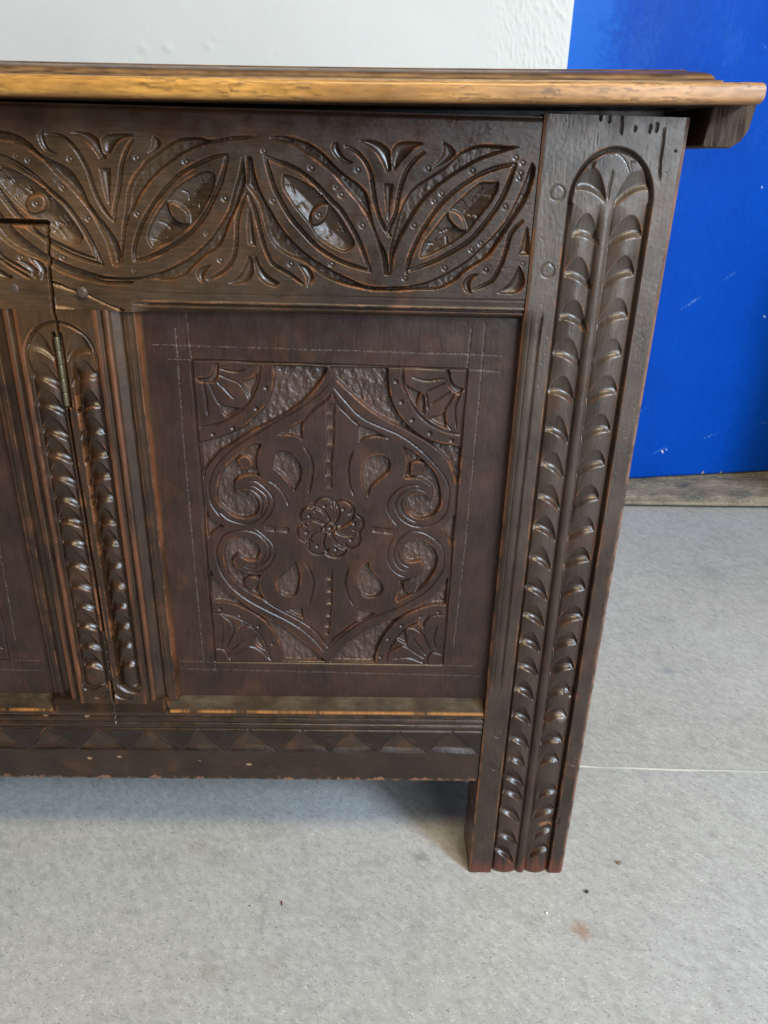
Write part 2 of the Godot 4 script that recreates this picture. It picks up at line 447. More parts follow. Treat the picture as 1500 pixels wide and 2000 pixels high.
func carve_rail_right(r: Relief) -> void:
	r.hollow([-25.5,658.8,-22.5,659.5,-20.9,654.2,-17.5,650.1,-12.2,647.8,-15.5,646.2,-22.2,649.4,-26.1,654.7], 2.64, 4)
	r.hollow([-8.4,660.4,-1.2,660.9,6.1,659,10.8,655.6,12.3,652,12.5,644.7,9.9,641.6,7.8,645.8,3.6,652.4,-2.4,657], 3.84, 5)
	r.hollow([12.3,652,13.4,656.8,17.3,659.9,25.2,660.4,33.8,660,26.7,656.5,21.6,651.6,17.7,647.3,14.5,642.8,12.5,647.8], 3.84, 5)
	r.hollow([8,635.4,14.1,635,13,624.9,11.3,612.8,9.7,622.3], 3.12, 4)
	r.groove([-16.9,656.7,-10.3,653.9,-4.3,648,-0.8,641.4,0.6,634.6,2.2,625.3,5.1,615.9,8.7,608.2,12.9,603.1], 2.76, 2.7)
	r.groove([33.4,654.3,27,649.3,22.5,643.2,19.5,635.1,17.7,626.3,16,616.1,12.1,608.3,11.6,603.1], 2.76, 2.7)
	r.hollow([45.3,660.9,50.4,658.9,53.9,654.8,52.2,651.2,44.4,647.3,38.5,644.8,44.2,651,46.2,655.8], 2.88, 4)
	r.pocket([-64.7,661.5,-54.9,661.7,-46.4,660.1,-38.6,657.3,-30.1,651.6,-23.5,645.1,-15.5,639.2,-8.8,635,-3.3,629.6,-0.5,620.2,1.1,611.9,5.4,601,10.5,591.9,12.8,583.3,13,577.2,9.8,577.1,7.8,587.8,4,599.7,-1.7,612.5,-8.6,622.5,-16.8,631.1,-25.5,640.2,-35.4,647.2,-45.3,653,-55,657.8,-66.1,660.2], 4.16, 1.7999999999999998, 0.25)
	r.pocket([12.9,593.3,15,603.2,18.1,616.2,21.8,625.8,28.3,634,38.1,640.5,47.1,646.2,54.1,653,59.8,656.8,70.2,660,83.4,659.7,96.1,659.3,83.8,655.4,70.9,650.9,58,643.9,45.1,634.9,35.4,626,27.7,615,22.5,605.8,16.7,593.2,14,577.5,12.6,577.5], 4.16, 1.7999999999999998, 0.25)
	r.groove([24.5,579.1,26,586.9,29.8,597,35.5,608.2,43.8,620.6,52.1,629.6,62.5,637.3,71.5,642.5,81.3,646.4,93.1,649.1], 2.99, 2.97)
	r.groove([93.1,648.8,91.1,641.1,87.4,630.5,81.5,619.6,72.8,607.8,65.1,599.8,54.4,592.9,42.1,586.6,26.9,580.9], 3.22, 2.97)
	r.field([83.3,638.5,83.1,632.9,79,625.2,72.2,616.2,65.9,607.6,56.7,600.2,47.3,594.7,39.1,590.6,33.6,589.1,35.3,598.4,41.1,606.4,49.5,617.5,57.8,626,65.5,633.1,71.9,637.6,78,637.7], 2.0, 0.34)
	r.raised([50,620.1,55.5,620.2,61.2,616.5,65.2,607.6,61.9,606.2,56.1,609.3,51,615], -0.3, 1.4)
	r.pocket([103.8,650.6,100.3,638.3,96,627.5,90.9,616,83.5,606.1,75.2,597.4,66,588.4,55.2,581.4,41.3,574.3,27.3,570.5,13.2,569.5,6.1,568.1,13.3,566.5,34.5,568.1,47.3,568.7,58.4,574.1,65,580.4,72.4,585.3,81.1,591.5,86.6,600.3,94.4,613.5,102.1,626.4,105.7,637.1,106.3,647.6], 3.9000000000000004, 1.56, 0.25)
	r.groove([101.3,614.3,94.4,606.3,92,595.1,88.7,584.3,83.2,574.6,71.5,568.9], 2.76, 2.56)
	r.hollow([105,611.8,107.2,602,107.6,592.8,101.3,592.6,103.1,603.3], 2.88, 4)
	r.hollow([75,579.9,69.7,575,69.2,570.9,70.3,566.1,65.9,568.1,64.1,573.5,68,578.4], 2.88, 4)
	r.hollow([102,585.9,106.3,578.6,106.2,571.7,101,566.8,88.1,567,96.7,574.3], 3.84, 6)
	r.vein([44.1,609.4,46.7,606.2,52.8,608.3])
	r.vein([59.1,626.7,62.7,624.2,62.4,619.1])
	r.vein([51,603.7,51.6,598.8,54.8,598.2])
	r.vein([64.6,617.3,70.7,617.4,71,614.2])
	r.vein([38,599.1,42.2,598.6,44.8,601.9])
	r.vein([70.5,637.5,73.5,633.9,66.1,623.7])
	r.vein([75.2,629.6,79.9,630.3,78.8,627.8])
	r.dot([36.2,645])
	r.dot([-9.5,643])
	r.dot([28.6,609.7])
	r.dot([65.3,644.2])
	r.dot([88.8,622.9])
	r.dot([50.8,582.8])
	r.dot([79,582.4])
	r.nick([46,630.1])
	r.nick([41.5,625.3])
	r.nick([74.2,599.3])
	r.nick([68.2,595.2])
	r.nick([93.1,652.8])
	r.nick([97.7,649.8])
	r.nick([97,643.7])
	r.nick([96.3,640.6])
	r.nick([104,586.7])
	r.nick([23.6,575.4])


func carve_panel(r: Relief) -> void:
	r.pocket([-70.2,510,-52.9,509.8,-30.7,509.3,-32.6,503.4,-38,494.8,-45.8,486,-55.2,477.8,-69.4,468.6,-85.3,460.2,-96.5,453.4,-106.3,446.5,-112.9,442.2,-117.9,437,-124,429.3,-126.9,422.3,-128.4,413.6,-128.2,420.6,-128.2,441.9,-128.9,448.6,-119.3,451.3,-108.9,454.8,-99.3,459.1,-89.7,465.8,-81.6,474.1,-75.9,481.4,-72.5,489.4,-70.7,497.2,-69.7,503.4], 3.51, 1.0, 0.72)
	r.pocket([-127.9,395.9,-125.5,385.1,-120.1,380.7,-114.2,376.6,-120.5,374.4,-124.9,370.5,-127.9,362.9,-128.2,375.9], 3.24, 1.0, 0.39)
	r.pocket([-129.2,339.1,-126.8,331.4,-123,324.6,-115.8,315.8,-107.7,307.9,-96.1,297.9,-84.2,289.9,-71.4,281.8,-61.9,274.6,-53.2,266.2,-42.7,255.7,-32.9,245.5,-51.8,245.4,-70.7,245.7,-71.7,257.4,-75.3,270.2,-81.1,280.6,-88.6,289.8,-97.9,296.9,-109.7,302.8,-119.9,305.2,-128.9,306,-129.2,321.5], 3.24, 1.0, 0.65)
	r.pocket([-29.4,509.7,-28.1,508.5,-24.3,500.5,-15.1,491.3,-5.8,482.8,5.1,474.2,16.2,467.9,28.9,461.6,40.2,455.2,50,449.1,58.3,442.1,65.2,433.7,69,424.3,71.7,412.9,72.5,420,72.6,437.3,73,448.3,65,450.2,56.2,451.3,44.9,455.3,33.6,462.5,25.4,471.3,19.7,480.1,16.3,489.6,14.5,501.3,14.3,509.7,-7.7,509.7], 3.51, 1.0, 0.72)
	r.pocket([71.8,392.3,66.5,384.9,61.8,379.3,64.6,374.7,68.4,367.3,70.6,358.8,71.6,367.3], 3.24, 1.0, 0.39)
	r.pocket([69.9,334.6,69.4,320.8,69,305.8,58.1,305.3,46.9,301.5,37.5,296.7,28.9,290.4,21.3,280.9,15.3,270.2,10.7,257.3,9.7,245.2,-9.4,245.3,-31.1,245.2,-23.9,253.8,-13.1,264.7,-4.3,273.3,4.4,280.3,16.7,286.3,27.1,291.6,35.7,297.9,46.8,304.3,57.7,313.6,64.9,323.7], 3.38, 1.0, 0.78)
	r.pocket([-49.3,467,-56.3,463.6,-65.9,457.3,-71.4,454.5,-65.1,455.9,-55.8,455.2,-49.9,451.8,-50.2,460], 2.7, 0.9, 0.39)
	r.pocket([-82.6,448.6,-90.6,446.4,-98.9,439.1,-108,431.3,-113.2,424.3,-117.1,413.8,-119,403.2,-118.2,397.9,-112.9,391.7,-106.6,386.8,-99.4,384.7,-91.9,385.7,-86.8,390.4,-85.6,396.2,-87.5,402.9,-91.7,406.8,-96.5,408.5,-102.6,406.9,-104,410.6,-104,414.9,-100.7,419.8,-93.4,422.3,-87,421.8,-82.3,419.7,-85.3,424.8,-86.1,433.4,-84.6,441.1,-81.9,447.4], 3.38, 1.0, 0.65)
	r.pocket([-7.6,465.8,-4.8,464.2,3,461.5,11.7,457.1,18.1,453.1,8.6,455.8,-0.8,454.8,-7.1,450.9,-7.9,456.7], 2.7, 0.9, 0.39)
	r.pocket([27,448.3,35.9,443.8,45,435.9,52.7,427.4,57.3,416.2,59.2,404.7,58.4,396.6,53,389.2,43.2,386.3,36.5,388.9,32.1,395.2,31.5,401.5,34.2,405.1,39.8,407.5,46.4,406.7,51.5,402.3,52.2,412.6,47.5,417.8,40,421.5,29.5,421.4,31.6,432.2,30.4,440.7], 3.38, 1.0, 0.65)
	r.pocket([-84.4,308.1,-92,311.7,-101.9,319,-108.4,325.8,-113.9,334.5,-116.1,343.2,-116,354.7,-113,362.3,-106.1,366.1,-100.2,367.6,-92.9,364.5,-88.1,359.9,-86.9,353.3,-89.5,347.5,-95.5,346,-101.3,348.3,-104.4,352,-107.1,349.6,-109.8,345.7,-105.3,336.6,-97.8,332.7,-86.8,332.8,-89.7,324.1,-88.4,316.2], 3.38, 1.0, 0.65)
	r.pocket([-67.4,298.7,-53.4,300.9,-52.3,290.4,-59.7,293.2], 2.43, 0.9, 0.26)
	r.pocket([26.6,307.5,35.1,313.2,43.6,318.4,51,326.4,57.3,337.4,59.7,349.1,57.1,357.6,52.6,363.2,46.6,366.4,39.9,366.8,33.3,363.8,30.1,358.1,30.8,351.4,35.6,346.7,40.7,346.8,45.7,348.8,48,344,46.3,336.2,40.5,331.2,28.9,329.8,29.7,321.1,27.3,313.1], 3.38, 1.0, 0.65)
	r.pocket([-6.4,300.9,0.7,298.4,9.4,296.5,3.4,292.3,-3.6,288.6,-6.7,290.1], 2.43, 0.9, 0.26)
	r.raised([-102.3,434.4,-96.5,438.7,-90.3,435.4,-88.3,428.2,-91.6,426.4,-99.2,425.4], -0.7, 0.8)
	r.raised([33.5,434.4,38.6,436.6,45.9,434.6,45.7,429.9,42,422.9,33.5,423.6], -0.7, 0.8)
	r.raised([-101.5,327.9,-96.2,330.9,-89.5,330.1,-89.9,321.2,-93.5,317.1,-101,321], -0.7, 0.8)
	r.raised([31.2,327.1,37.9,330.7,42,326.3,42.7,318.3,36.8,315.2,32.3,320.2], -0.7, 0.8)
	r.groove([-27.4,489.5,-32,483.9,-40.6,476.9,-46.1,471.1,-49.7,465.4], 1.87, 1.88)
	r.groove([-26.6,488.7,-22,480.1,-15,473,-8,465.8], 2.09, 2.0)
	r.groove([-85.2,308,-70.9,298.3,-58,290.3,-46.7,282.2,-38.9,272.8,-31.9,260.7], 2.4200000000000004, 2.12)
	r.groove([-6.2,288,-11.5,284.8,-18.5,277.9,-26.5,270.9,-31.4,263.4], 2.09, 2.0)
	r.groove([-29.6,497.3,-38.1,487.7,-47.5,480.4,-61.6,471.2,-73.4,464.5,-85.5,456.1,-96.7,449.2,-106.6,441.5,-115.1,432.8,-120.3,425,-124.3,413.7,-124.7,403.1,-123.2,395.1,-118.1,386.2,-118.6,390.7,-111.7,383.6,-102.9,380.1,-94.7,379.7,-85.4,384.9,-81,391.4,-78.7,398.6,-78.4,395.9,-79.7,403.9,-84.3,409.2,-90.6,413,-99.9,411.9], 1.2100000000000002, 1.12)
	r.groove([-91.6,409.9,-86.1,405.6,-83.2,398.5,-84.3,391.3,-86.1,386.7], 1.2100000000000002, 1.12)
	r.groove([-98.5,416.4,-88,417,-79.5,410.1,-74.9,402.2,-74.8,394.2,-74.2,398.7,-77,389.6,-83.9,380.4,-87.4,377.6], 1.2100000000000002, 1.12)
	r.groove([-25.5,493.5,-15.1,481,-3.4,470,11.6,462.9,22.7,458.2,32.4,452.5,47.2,440.2,59.2,425.8,65.2,412.8,64.9,397.6,65.6,400.3,63.6,392.2,57.4,383.8,47.7,379.5,37.6,380.2,28.3,386.1,23.5,394.2,22.5,401.3,23,396.9,24.4,404.1,29.9,410.4,38.8,412.8,47.5,409.8], 1.2100000000000002, 1.12)
	r.groove([42.7,415,37,415.8,27.4,413.9,20.3,407.5,16.4,399.4,17.4,391.3,21.8,384.1,25.2,380.5], 1.2100000000000002, 1.12)
	r.groove([28.5,404.1,27.1,396.9,30.7,389.7,38.3,384.4,40.8,383.5], 1.2100000000000002, 1.12)
	r.groove([-89.9,375.7,-82.7,369.3,-76.4,361,-75,353.5,-77.8,344.8,-82.3,338.9,-90.9,334.9,-99.4,335.7], 1.2100000000000002, 1.12)
	r.groove([-100.8,340.1,-94.2,338.3,-87.3,341.8,-81.1,347.6,-79.1,355.3,-81.3,362.8,-87.7,370.2,-96.6,373.3,-105.7,373.1,-114.2,369.7,-119.6,363.1,-122.7,354.6,-122.8,346,-120.6,335.4,-115.3,324.7,-107.3,314.9,-96.6,306.1,-83.9,298.1,-66.8,288.1,-53.8,278.9,-42.5,266.4,-35.1,255.8], 1.32, 1.25)
	r.groove([-98.2,342.1,-91.5,342.2,-86.3,344.7,-82.6,352.4], 1.2100000000000002, 1.12)
	r.groove([23,371.2,18.3,359.8,18.1,348.4,22.2,339.7,29.2,334,34.4,332.6], 1.2100000000000002, 1.12)
	r.groove([40.1,340,34.2,338.5,28.1,340.8,23.7,347.5,23.4,357.1,26.5,366.6,32.9,373.2,39.5,375.2,47.9,373.5,56.6,368,62.9,360.6,64.7,350.1,64.4,340.4,58.6,328.5,51.4,318.5,42.1,311.3,29.4,303,16.4,296.6,2.5,290.2,-9.7,281.7,-21.2,271,-33.7,256.9], 1.2100000000000002, 1.12)
	r.groove([25.9,357.1,27.9,348.5,32.3,343.8,36.2,341.9], 1.2100000000000002, 1.12)
	r.pocket([-72.8,437.9,-68.7,442.2,-61.6,441.9,-55.4,437.4,-51.6,429.8,-51.4,421.1,-54.3,414.1,-57.7,408.6,-61.5,415.7,-67.7,423.4,-73.9,429.4], 3.1, 1.0, 0.52)
	r.pocket([-3.7,431.5,0.3,437.6,6.6,440.3,13.8,439.6,17.9,434.5,16.5,426.8,9.4,419.7,3.9,413.4,0.8,405,-2.6,413.3,-4.3,422.9], 3.1, 1.0, 0.52)
	r.pocket([-58,345.6,-56,340.4,-54.5,329.6,-56.5,318.7,-59.2,313.2,-66.1,312.1,-72,316.5,-73.6,325.4,-68.9,332.4,-62.8,338.3], 2.97, 1.0, 0.52)
	r.pocket([2.5,346.6,3.9,339.4,10.5,330.7,14.9,322.9,13.4,315.9,7.4,312.2,0.4,312.6,-5.7,318.6,-8.3,326.5,-7.6,335.3,-2.5,342.2], 2.97, 1.0, 0.52)
	r.groove([-48.9,445.9,-45,440.1,-42.8,430.8,-43.4,419.6,-46,408.1], 1.87, 1.5)
	r.groove([-11.7,443.7,-14.1,434.8,-14.7,425.3,-13.6,414.9,-10.7,406.5], 1.7600000000000002, 1.38)
	r.groove([-50,344.3,-45.9,336.6,-43.5,325.9,-44.9,315.9,-47.7,304.3], 1.6500000000000001, 1.38)
	r.groove([-13.6,341.1,-16.5,331.3,-16.5,322.4,-14.3,313.4,-10.3,304.4], 1.6500000000000001, 1.38)
	r.groove([-76.8,417.2,-70.5,412.9,-65.9,406,-62.5,396.2], 1.54, 1.38)
	r.pocket([-110.4,510.3,-111.4,501,-115.9,495.9,-126.8,496.5,-127,499.2,-119.8,499.3,-115.3,503.7,-113.8,510.2], 2.56, 0.9, 0.26)
	r.groove([-80.7,508.6,-82,497.8,-87.2,485.9,-92.1,478.3,-104.2,468.8,-113.8,463.7,-128,460.6], 1.7600000000000002, 1.88)
	r.pocket([-94.6,497.5,-86.5,500,-81.7,504.7,-82.7,497,-89.1,484.3,-91.5,491.3], 2.43, 1.2, 0.26)
	r.pocket([-110.9,479.5,-104.5,477.6,-94.5,476.2,-107.3,469.5,-110.5,473.1], 2.43, 1.2, 0.26)
	r.groove([-110.6,501.4,-101.7,498.1,-95.8,495.5,-91.9,489.8,-89.9,484.3], 1.6500000000000001, 1.5)
	r.groove([-109.5,506.1,-98.3,504.2,-90.7,506.5], 1.54, 1.38)
	r.groove([-112.4,496.4,-100.3,483.3], 1.2100000000000002, 1.12)
	r.groove([-118.6,494.7,-115.4,486.1,-111.7,478.7], 1.6500000000000001, 1.5)
	r.groove([-123.1,495.4,-121.7,482.8,-121.4,470.8], 1.6500000000000001, 1.5)
	r.pocket([57.2,509.2,57.5,503,59.8,496.8,63.9,492.5,68.6,490.7,72.6,495.1,68.3,495.8,63.5,498.4,61,503.1,59.8,509.2], 2.56, 0.9, 0.26)
	r.groove([24.9,509.3,26,498.4,30.3,487.5,37.7,475.6,47.5,466.9,58.8,461.4,72.8,458.3], 1.9800000000000002, 2.0)
	r.pocket([27.2,498.5,32.3,494.7,39.3,491.6,37.7,486.1,36.4,479.6,31,487.5], 2.43, 1.2, 0.26)
	r.pocket([40.9,490.5,43,487,42.8,474.1,38,478.1,38.5,485.3], 2.97, 1.2, 0.26)
	r.pocket([45.7,471.7,54.1,473.9,58.2,477.7,60.6,463,51.4,467], 2.43, 1.2, 0.26)
	r.groove([32.7,502.9,42.8,500.3,56.4,502.6], 1.54, 1.38)
	r.groove([43.2,491.6,58.1,499.5], 1.4300000000000002, 1.25)
	r.groove([47.5,482.3,61.6,492.9], 1.32, 1.12)
	r.groove([64.7,491.8,61.3,484.2,58.2,478.5,58.3,470.4,63.4,462.7], 1.54, 1.38)
	r.groove([69,490.7,65.8,481,67.2,464.8], 1.54, 1.38)
	r.groove([43.2,491.3,45.3,478.6], 1.4300000000000002, 1.38)
	r.groove([-128.5,293.8,-118.9,293.5,-106.1,288.5,-95.2,279.3,-87,265.7,-81.9,246.4], 1.87, 1.88)
	r.groove([-128.3,257.7,-121.2,256.7,-117.4,246.5], 2.09, 2.0)
	r.groove([-122.9,285.2,-122.7,272.6,-124.5,260.9], 1.4300000000000002, 1.25)
	r.groove([-121.6,292.4,-115.1,285.3,-113,275.9,-120.1,259.9], 1.54, 1.38)
	r.groove([-100.1,261.3,-90.9,257.1,-82.4,247], 1.6500000000000001, 1.5)
	r.pocket([-110.4,275.4,-107.1,287,-102,284.4,-96.5,280.2,-104,279.7], 2.16, 1.1, 0.26)
	r.pocket([-93.7,274.6,-89.6,267.8,-85.6,256.1,-95,264], 2.16, 1.1, 0.26)
	r.groove([-116.8,255.7,-103.7,268.7], 1.1, 0.75)
	r.groove([-114.5,250.3,-102.4,259.1], 1.1, 0.75)
	r.groove([69.2,295.9,58.7,294.7,47.5,288.8,34.6,280.3,25.2,266.3,21,255.5,20,244.6], 1.87, 1.88)
	r.groove([68.1,255.1,59.7,256.6,55.7,250.6,55.6,243.8], 2.09, 2.0)
	r.groove([35.4,281.5,43.4,281.4,50.8,275.2,57.9,257.1], 1.7600000000000002, 1.62)
	r.groove([62.7,284.9,60.7,272.2,62.7,259.4], 1.54, 1.38)
	r.groove([42,271.9,54,253.8], 1.6500000000000001, 1.5)
	r.groove([21.9,255.5,26.3,259.9,35.2,263.3,44.4,256.9,52.8,250.5], 1.7600000000000002, 1.62)
	r.groove([25.3,249.6,39.2,250.6,53.5,244.9], 1.6500000000000001, 1.5)
	r.pocket([50.7,294.6,58.6,295,53.6,290,50.9,281.6,46.6,287.8], 2.16, 1.1, 0.26)
	r.pocket([27.8,270.1,35,279.7,37.2,269.7,36.9,264.4], 2.16, 1.1, 0.26)
	r.groove([-130,512.5,72.7,509.5], 1.6500000000000001, 1.88, 0.0)
	r.groove([72.7,509.5,69.5,243.7], 1.6500000000000001, 1.88, 0.0)
	r.groove([69.5,243.7,-131,244.1], 1.6500000000000001, 1.88, 0.0)
	r.groove([-131,244.1,-130,512.5], 1.6500000000000001, 1.88, 0.0)
	r.peck([-76.6,492.8])
	r.peck([-84.5,476.4])
	r.peck([-102.8,460.6])
	r.peck([-118.3,455.4])
	r.peck([20.3,499.5])
	r.peck([25,483.8])
	r.peck([33.7,469.9])
	r.peck([47.5,459.5])
	r.peck([64.7,454])
	r.peck([-123,298.5])
	r.peck([-106.4,292.6])
	r.peck([-91.2,281.5])
	r.peck([-80,263.7])
	r.peck([31.8,284.4])
	r.peck([20.6,270.5])
	r.peck([14.4,251.6])
	r.peck([48.2,293.5])
	r.peck([63.3,298.4])
	r.scoops([-28,481.1,-28.6,473.1,-28.4,462.1,-28.7,448.2,-30.4,434.7,-29.9,422.4,-30,411.9], 7.0, 1.9)
	r.scoops([-30.1,339.6,-30.4,328.6,-30.3,316.7,-30.3,304.6,-31.3,292.3,-31.8,281.4,-32.9,273.8], 6.0, 1.9)
	r.scoops([-81.7,375.7,-73.4,375.4,-62.7,374.3], 5.5, 1.3)
	r.scoops([22.9,374.7,14.5,375.2,4.9,376.4], 5.5, 1.3)
	r.rosette(-29.1, 377.2, 27.5)


func scribe_panel(r: Relief) -> void:
	r.scratch([-156.6,523.2,-75,522.3,14.7,521.6,99.5,520.8])
	r.scratch([-146.5,512.5,-130,512.5])
	r.scratch([72.7,509.5,96.8,508.8])
	r.scratch([-139.5,535.8,-141.1,433.2,-141,328.2,-140.7,240.1])
	r.scratch([-131,546.1,-130,512.5])
	r.scratch([-131,244.1,-130.8,233.6])
	r.scratch([73.9,540.4,72.7,509.5])
	r.scratch([84,544.3,83,437.5,80.9,336.8,78.2,263.9])
	r.scratch([-165.2,236.5,-32.1,234.5,104.9,232.5])
	r.scratch([-164.5,244.7,-131,244.1])
	r.scratch([69.5,243.7,97.3,243])


func carve_stile(r: Relief) -> void:
	r.lunette(135.6,633.7,154.2,626.8, 4.2)
	r.lunette(137.1,604.4,153.6,598.7, 4.2)
	r.lunette(135.1,578.1,153,568.7, 4.2)
	r.lunette(135.1,548.9,153.2,540.9, 4.2)
	r.lunette(133.6,523,152.4,514, 4.2)
	r.lunette(133.6,494.5,151.7,487, 4.2)
	r.lunette(134.5,465.7,151.3,455.3, 4.2)
	r.lunette(134.7,437.8,151.6,425.4, 4.2)
	r.lunette(135.3,410.4,151.7,399.1, 4.2)
	r.lunette(134.2,383,151.3,373, 4.2)
	r.lunette(133.8,355.9,150,346.2, 4.2)
	r.lunette(133.5,327,150.4,317.3, 4.2)
	r.lunette(134.4,301,151.2,290, 4.2)
	r.lunette(133.9,274.1,150.4,265.5, 4.2)
	r.lunette(135.2,248.5,151.4,239.5, 4.2)
	r.lunette(134.6,223.1,150,214.3, 4.2)
	r.lunette(135,194.6,150.3,186.6, 4.2)
	r.lunette(135.3,167.4,151.7,158, 4.2)
	r.lunette(136.6,143.1,150.2,135.8, 4.2)
	r.lunette(132.7,120.2,151.9,111.2, 4.2)
	r.lunette(134.9,103.5,153,92.4, 4.2)
	r.lunette(134.2,79.8,152.8,65.4, 4.2)
	r.lunette(136.3,47.4,152.8,35.5, 4.2)
	r.lunette(133.7,26.2,151.5,10.9, 4.2)
	r.lunette(183.1,635.4,162.1,623.8, 4.2)
	r.lunette(182.3,605.4,162.1,596.7, 4.2)
	r.lunette(181.1,580.3,162.5,569.5, 4.2)
	r.lunette(181.6,551.1,162.8,542.3, 4.2)
	r.lunette(181.3,524.5,161.6,511.9, 4.2)
	r.lunette(182.3,496,162.1,487.3, 4.2)
	r.lunette(181.4,466.7,162.2,458.1, 4.2)
	r.lunette(181.5,439.2,162.4,428.8, 4.2)
	r.lunette(180.6,410.7,161.9,399.3, 4.2)
	r.lunette(180.9,383.3,162.3,372, 4.2)
	r.lunette(181.1,355.7,162.3,346.4, 4.2)
	r.lunette(181,328.7,163.4,319.5, 4.2)
	r.lunette(183.2,299.7,163.3,291.2, 4.2)
	r.lunette(181.2,274.8,163.6,266.1, 4.2)
	r.lunette(181.8,249.1,163.9,241.2, 4.2)
	r.lunette(181.9,222.6,164.1,215.6, 4.2)
	r.lunette(182.2,195.2,163.5,187.9, 4.2)
	r.lunette(181.9,166.8,163.6,161.8, 4.2)
	r.lunette(180.9,143.6,165.6,138.5, 4.2)
	r.lunette(184.5,104,168.1,98.2, 4.2)
	r.lunette(185.3,79.3,167.3,72.4, 4.2)
	r.lunette(185.4,53.9,170.2,45.7, 4.2)
	r.lunette(184.3,28.7,167.9,18.3, 4.2)
	r.groove([143.6,641.7,144.2,649.3,150.6,655.1,158.2,656.8,164.4,652.9,168.3,645.9,168.9,642.3], 1.5, 1.2)
	r.pocket([140.8,649.8,146.4,653.7,144.4,645.3,144,642.2,142,643.2], 2.2, 1.2, 0.1)
	r.pocket([167.2,652.9,173.3,653.1,179.5,646.1,181.3,639,171.6,642.9,168.9,648.9], 1.8, 1.5, 0.1)
	r.groove([157.3,647.6,156.8,636.3,156.6,627.9], 2.6, 1.5)
	r.peg([122.5,632.3])
	r.peg([121.5,582.9])
	r.peg([122.7,178.7])
	r.peg([123.3,140.1])
	r.peg([196.8,146.3])
	r.crack([196.2,659.7,195.8,658.7])
	r.crack([167.9,672.9,167.8,669.9])
	r.crack([177.6,674.1,177.3,669.2])
	r.crack([181.8,675.2,181.6,669.8])
	r.crack([186.7,672.3,187.2,663.5,187.6,651.4,188.9,641.2])
	r.crack([158.5,679.9,159.3,667.7])
	r.crack([150.4,679.2,150.6,674.4])
	r.crack([144.9,679.1,144.9,675.7])
	r.crack([121.4,553.7,121,540.2,120.1,523.7])


func carve_muntin(r: Relief) -> void:
	r.lunette(-242.5,518.9,-225.7,511.3, 3.6)
	r.lunette(-242.8,497.3,-225.6,489.9, 3.6)
	r.lunette(-242.9,476.4,-225.3,469.6, 3.6)
	r.lunette(-242.1,455.2,-225.3,449.6, 3.6)
	r.lunette(-242.7,437.6,-225.7,431.8, 3.6)
	r.lunette(-242.2,418.6,-225.4,412.6, 3.6)
	r.lunette(-241.9,400.6,-226,395.9, 3.6)
	r.lunette(-241.5,381.3,-224.7,376.4, 3.6)
	r.lunette(-241.6,362.5,-224.5,358, 3.6)
	r.lunette(-241.3,342.1,-225,336.9, 3.6)
	r.lunette(-241.4,322.3,-225.2,318.1, 3.6)
	r.lunette(-240.4,302.5,-224.9,298.7, 3.6)
	r.lunette(-240.6,283.9,-225,279.4, 3.6)
	r.lunette(-241,263.1,-226,260.3, 3.6)
	r.lunette(-241.2,243.5,-227,240.6, 3.6)
	r.lunette(-198.8,517.7,-215.3,511.5, 3.6)
	r.lunette(-197.7,498.3,-214.7,492.7, 3.6)
	r.lunette(-198.8,477.3,-213.5,471.6, 3.6)
	r.lunette(-198.4,456.6,-214.2,451.7, 3.6)
	r.lunette(-198.2,438,-213.4,432.1, 3.6)
	r.lunette(-198.2,420.4,-213.2,413.8, 3.6)
	r.lunette(-197.9,401.4,-212.9,396.1, 3.6)
	r.lunette(-199.2,381,-212.7,376.6, 3.6)
	r.lunette(-198.7,362.2,-212.3,358.2, 3.6)
	r.lunette(-197.4,341.8,-212,337.1, 3.6)
	r.lunette(-197.8,322.4,-211.7,318.3, 3.6)
	r.lunette(-197.1,303.2,-211.1,299.5, 3.6)
	r.lunette(-196.9,283.4,-211.1,279.7, 3.6)
	r.lunette(-197.1,263.7,-211.4,261.1, 3.6)
	r.lunette(-196.3,244.2,-210.7,241.5, 3.6)
	r.hollow([-244.9,224.1,-235.5,226.1,-227.5,232.5,-226.7,227.5,-236.2,221,-243.4,220.7], 1.8, 3)
	r.hollow([-237.2,213.3,-228.5,217.3,-223.4,221.2,-224.7,214.8,-231.3,211.5], 1.6, 3)
	r.hollow([-212,235.2,-204,225.3,-194.7,221.6,-197.7,217.5,-207.7,219.5,-215.4,227.6], 2.2, 4)
	r.hollow([-219.6,223.2,-213.4,214.9,-202.3,213.2,-205.6,210.9,-214.7,212.1,-219.7,217.4], 1.8, 3)


# ---------------------------------------------------------------- wood
const DARK := Color(0.034, 0.0185, 0.0105)
const BROWN := Color(0.058, 0.031, 0.015)
const WORN := Color(0.20, 0.074, 0.028)
const RAW := Color(0.36, 0.20, 0.095)
const PALE := Color(0.30, 0.26, 0.215)


func grain(x: float, y: float, upright: bool) -> float:
	# -1..1, long along the grain
	if upright:
		return 0.55 * fine.get_noise_2d(x * 5.0, y * 0.35) + 0.45 * fine.get_noise_2d(x * 16.0 + 50.0, y * 0.9)
	return 0.55 * fine.get_noise_2d(x * 0.35, y * 5.0) + 0.45 * fine.get_noise_2d(x * 0.9 + 50.0, y * 16.0)


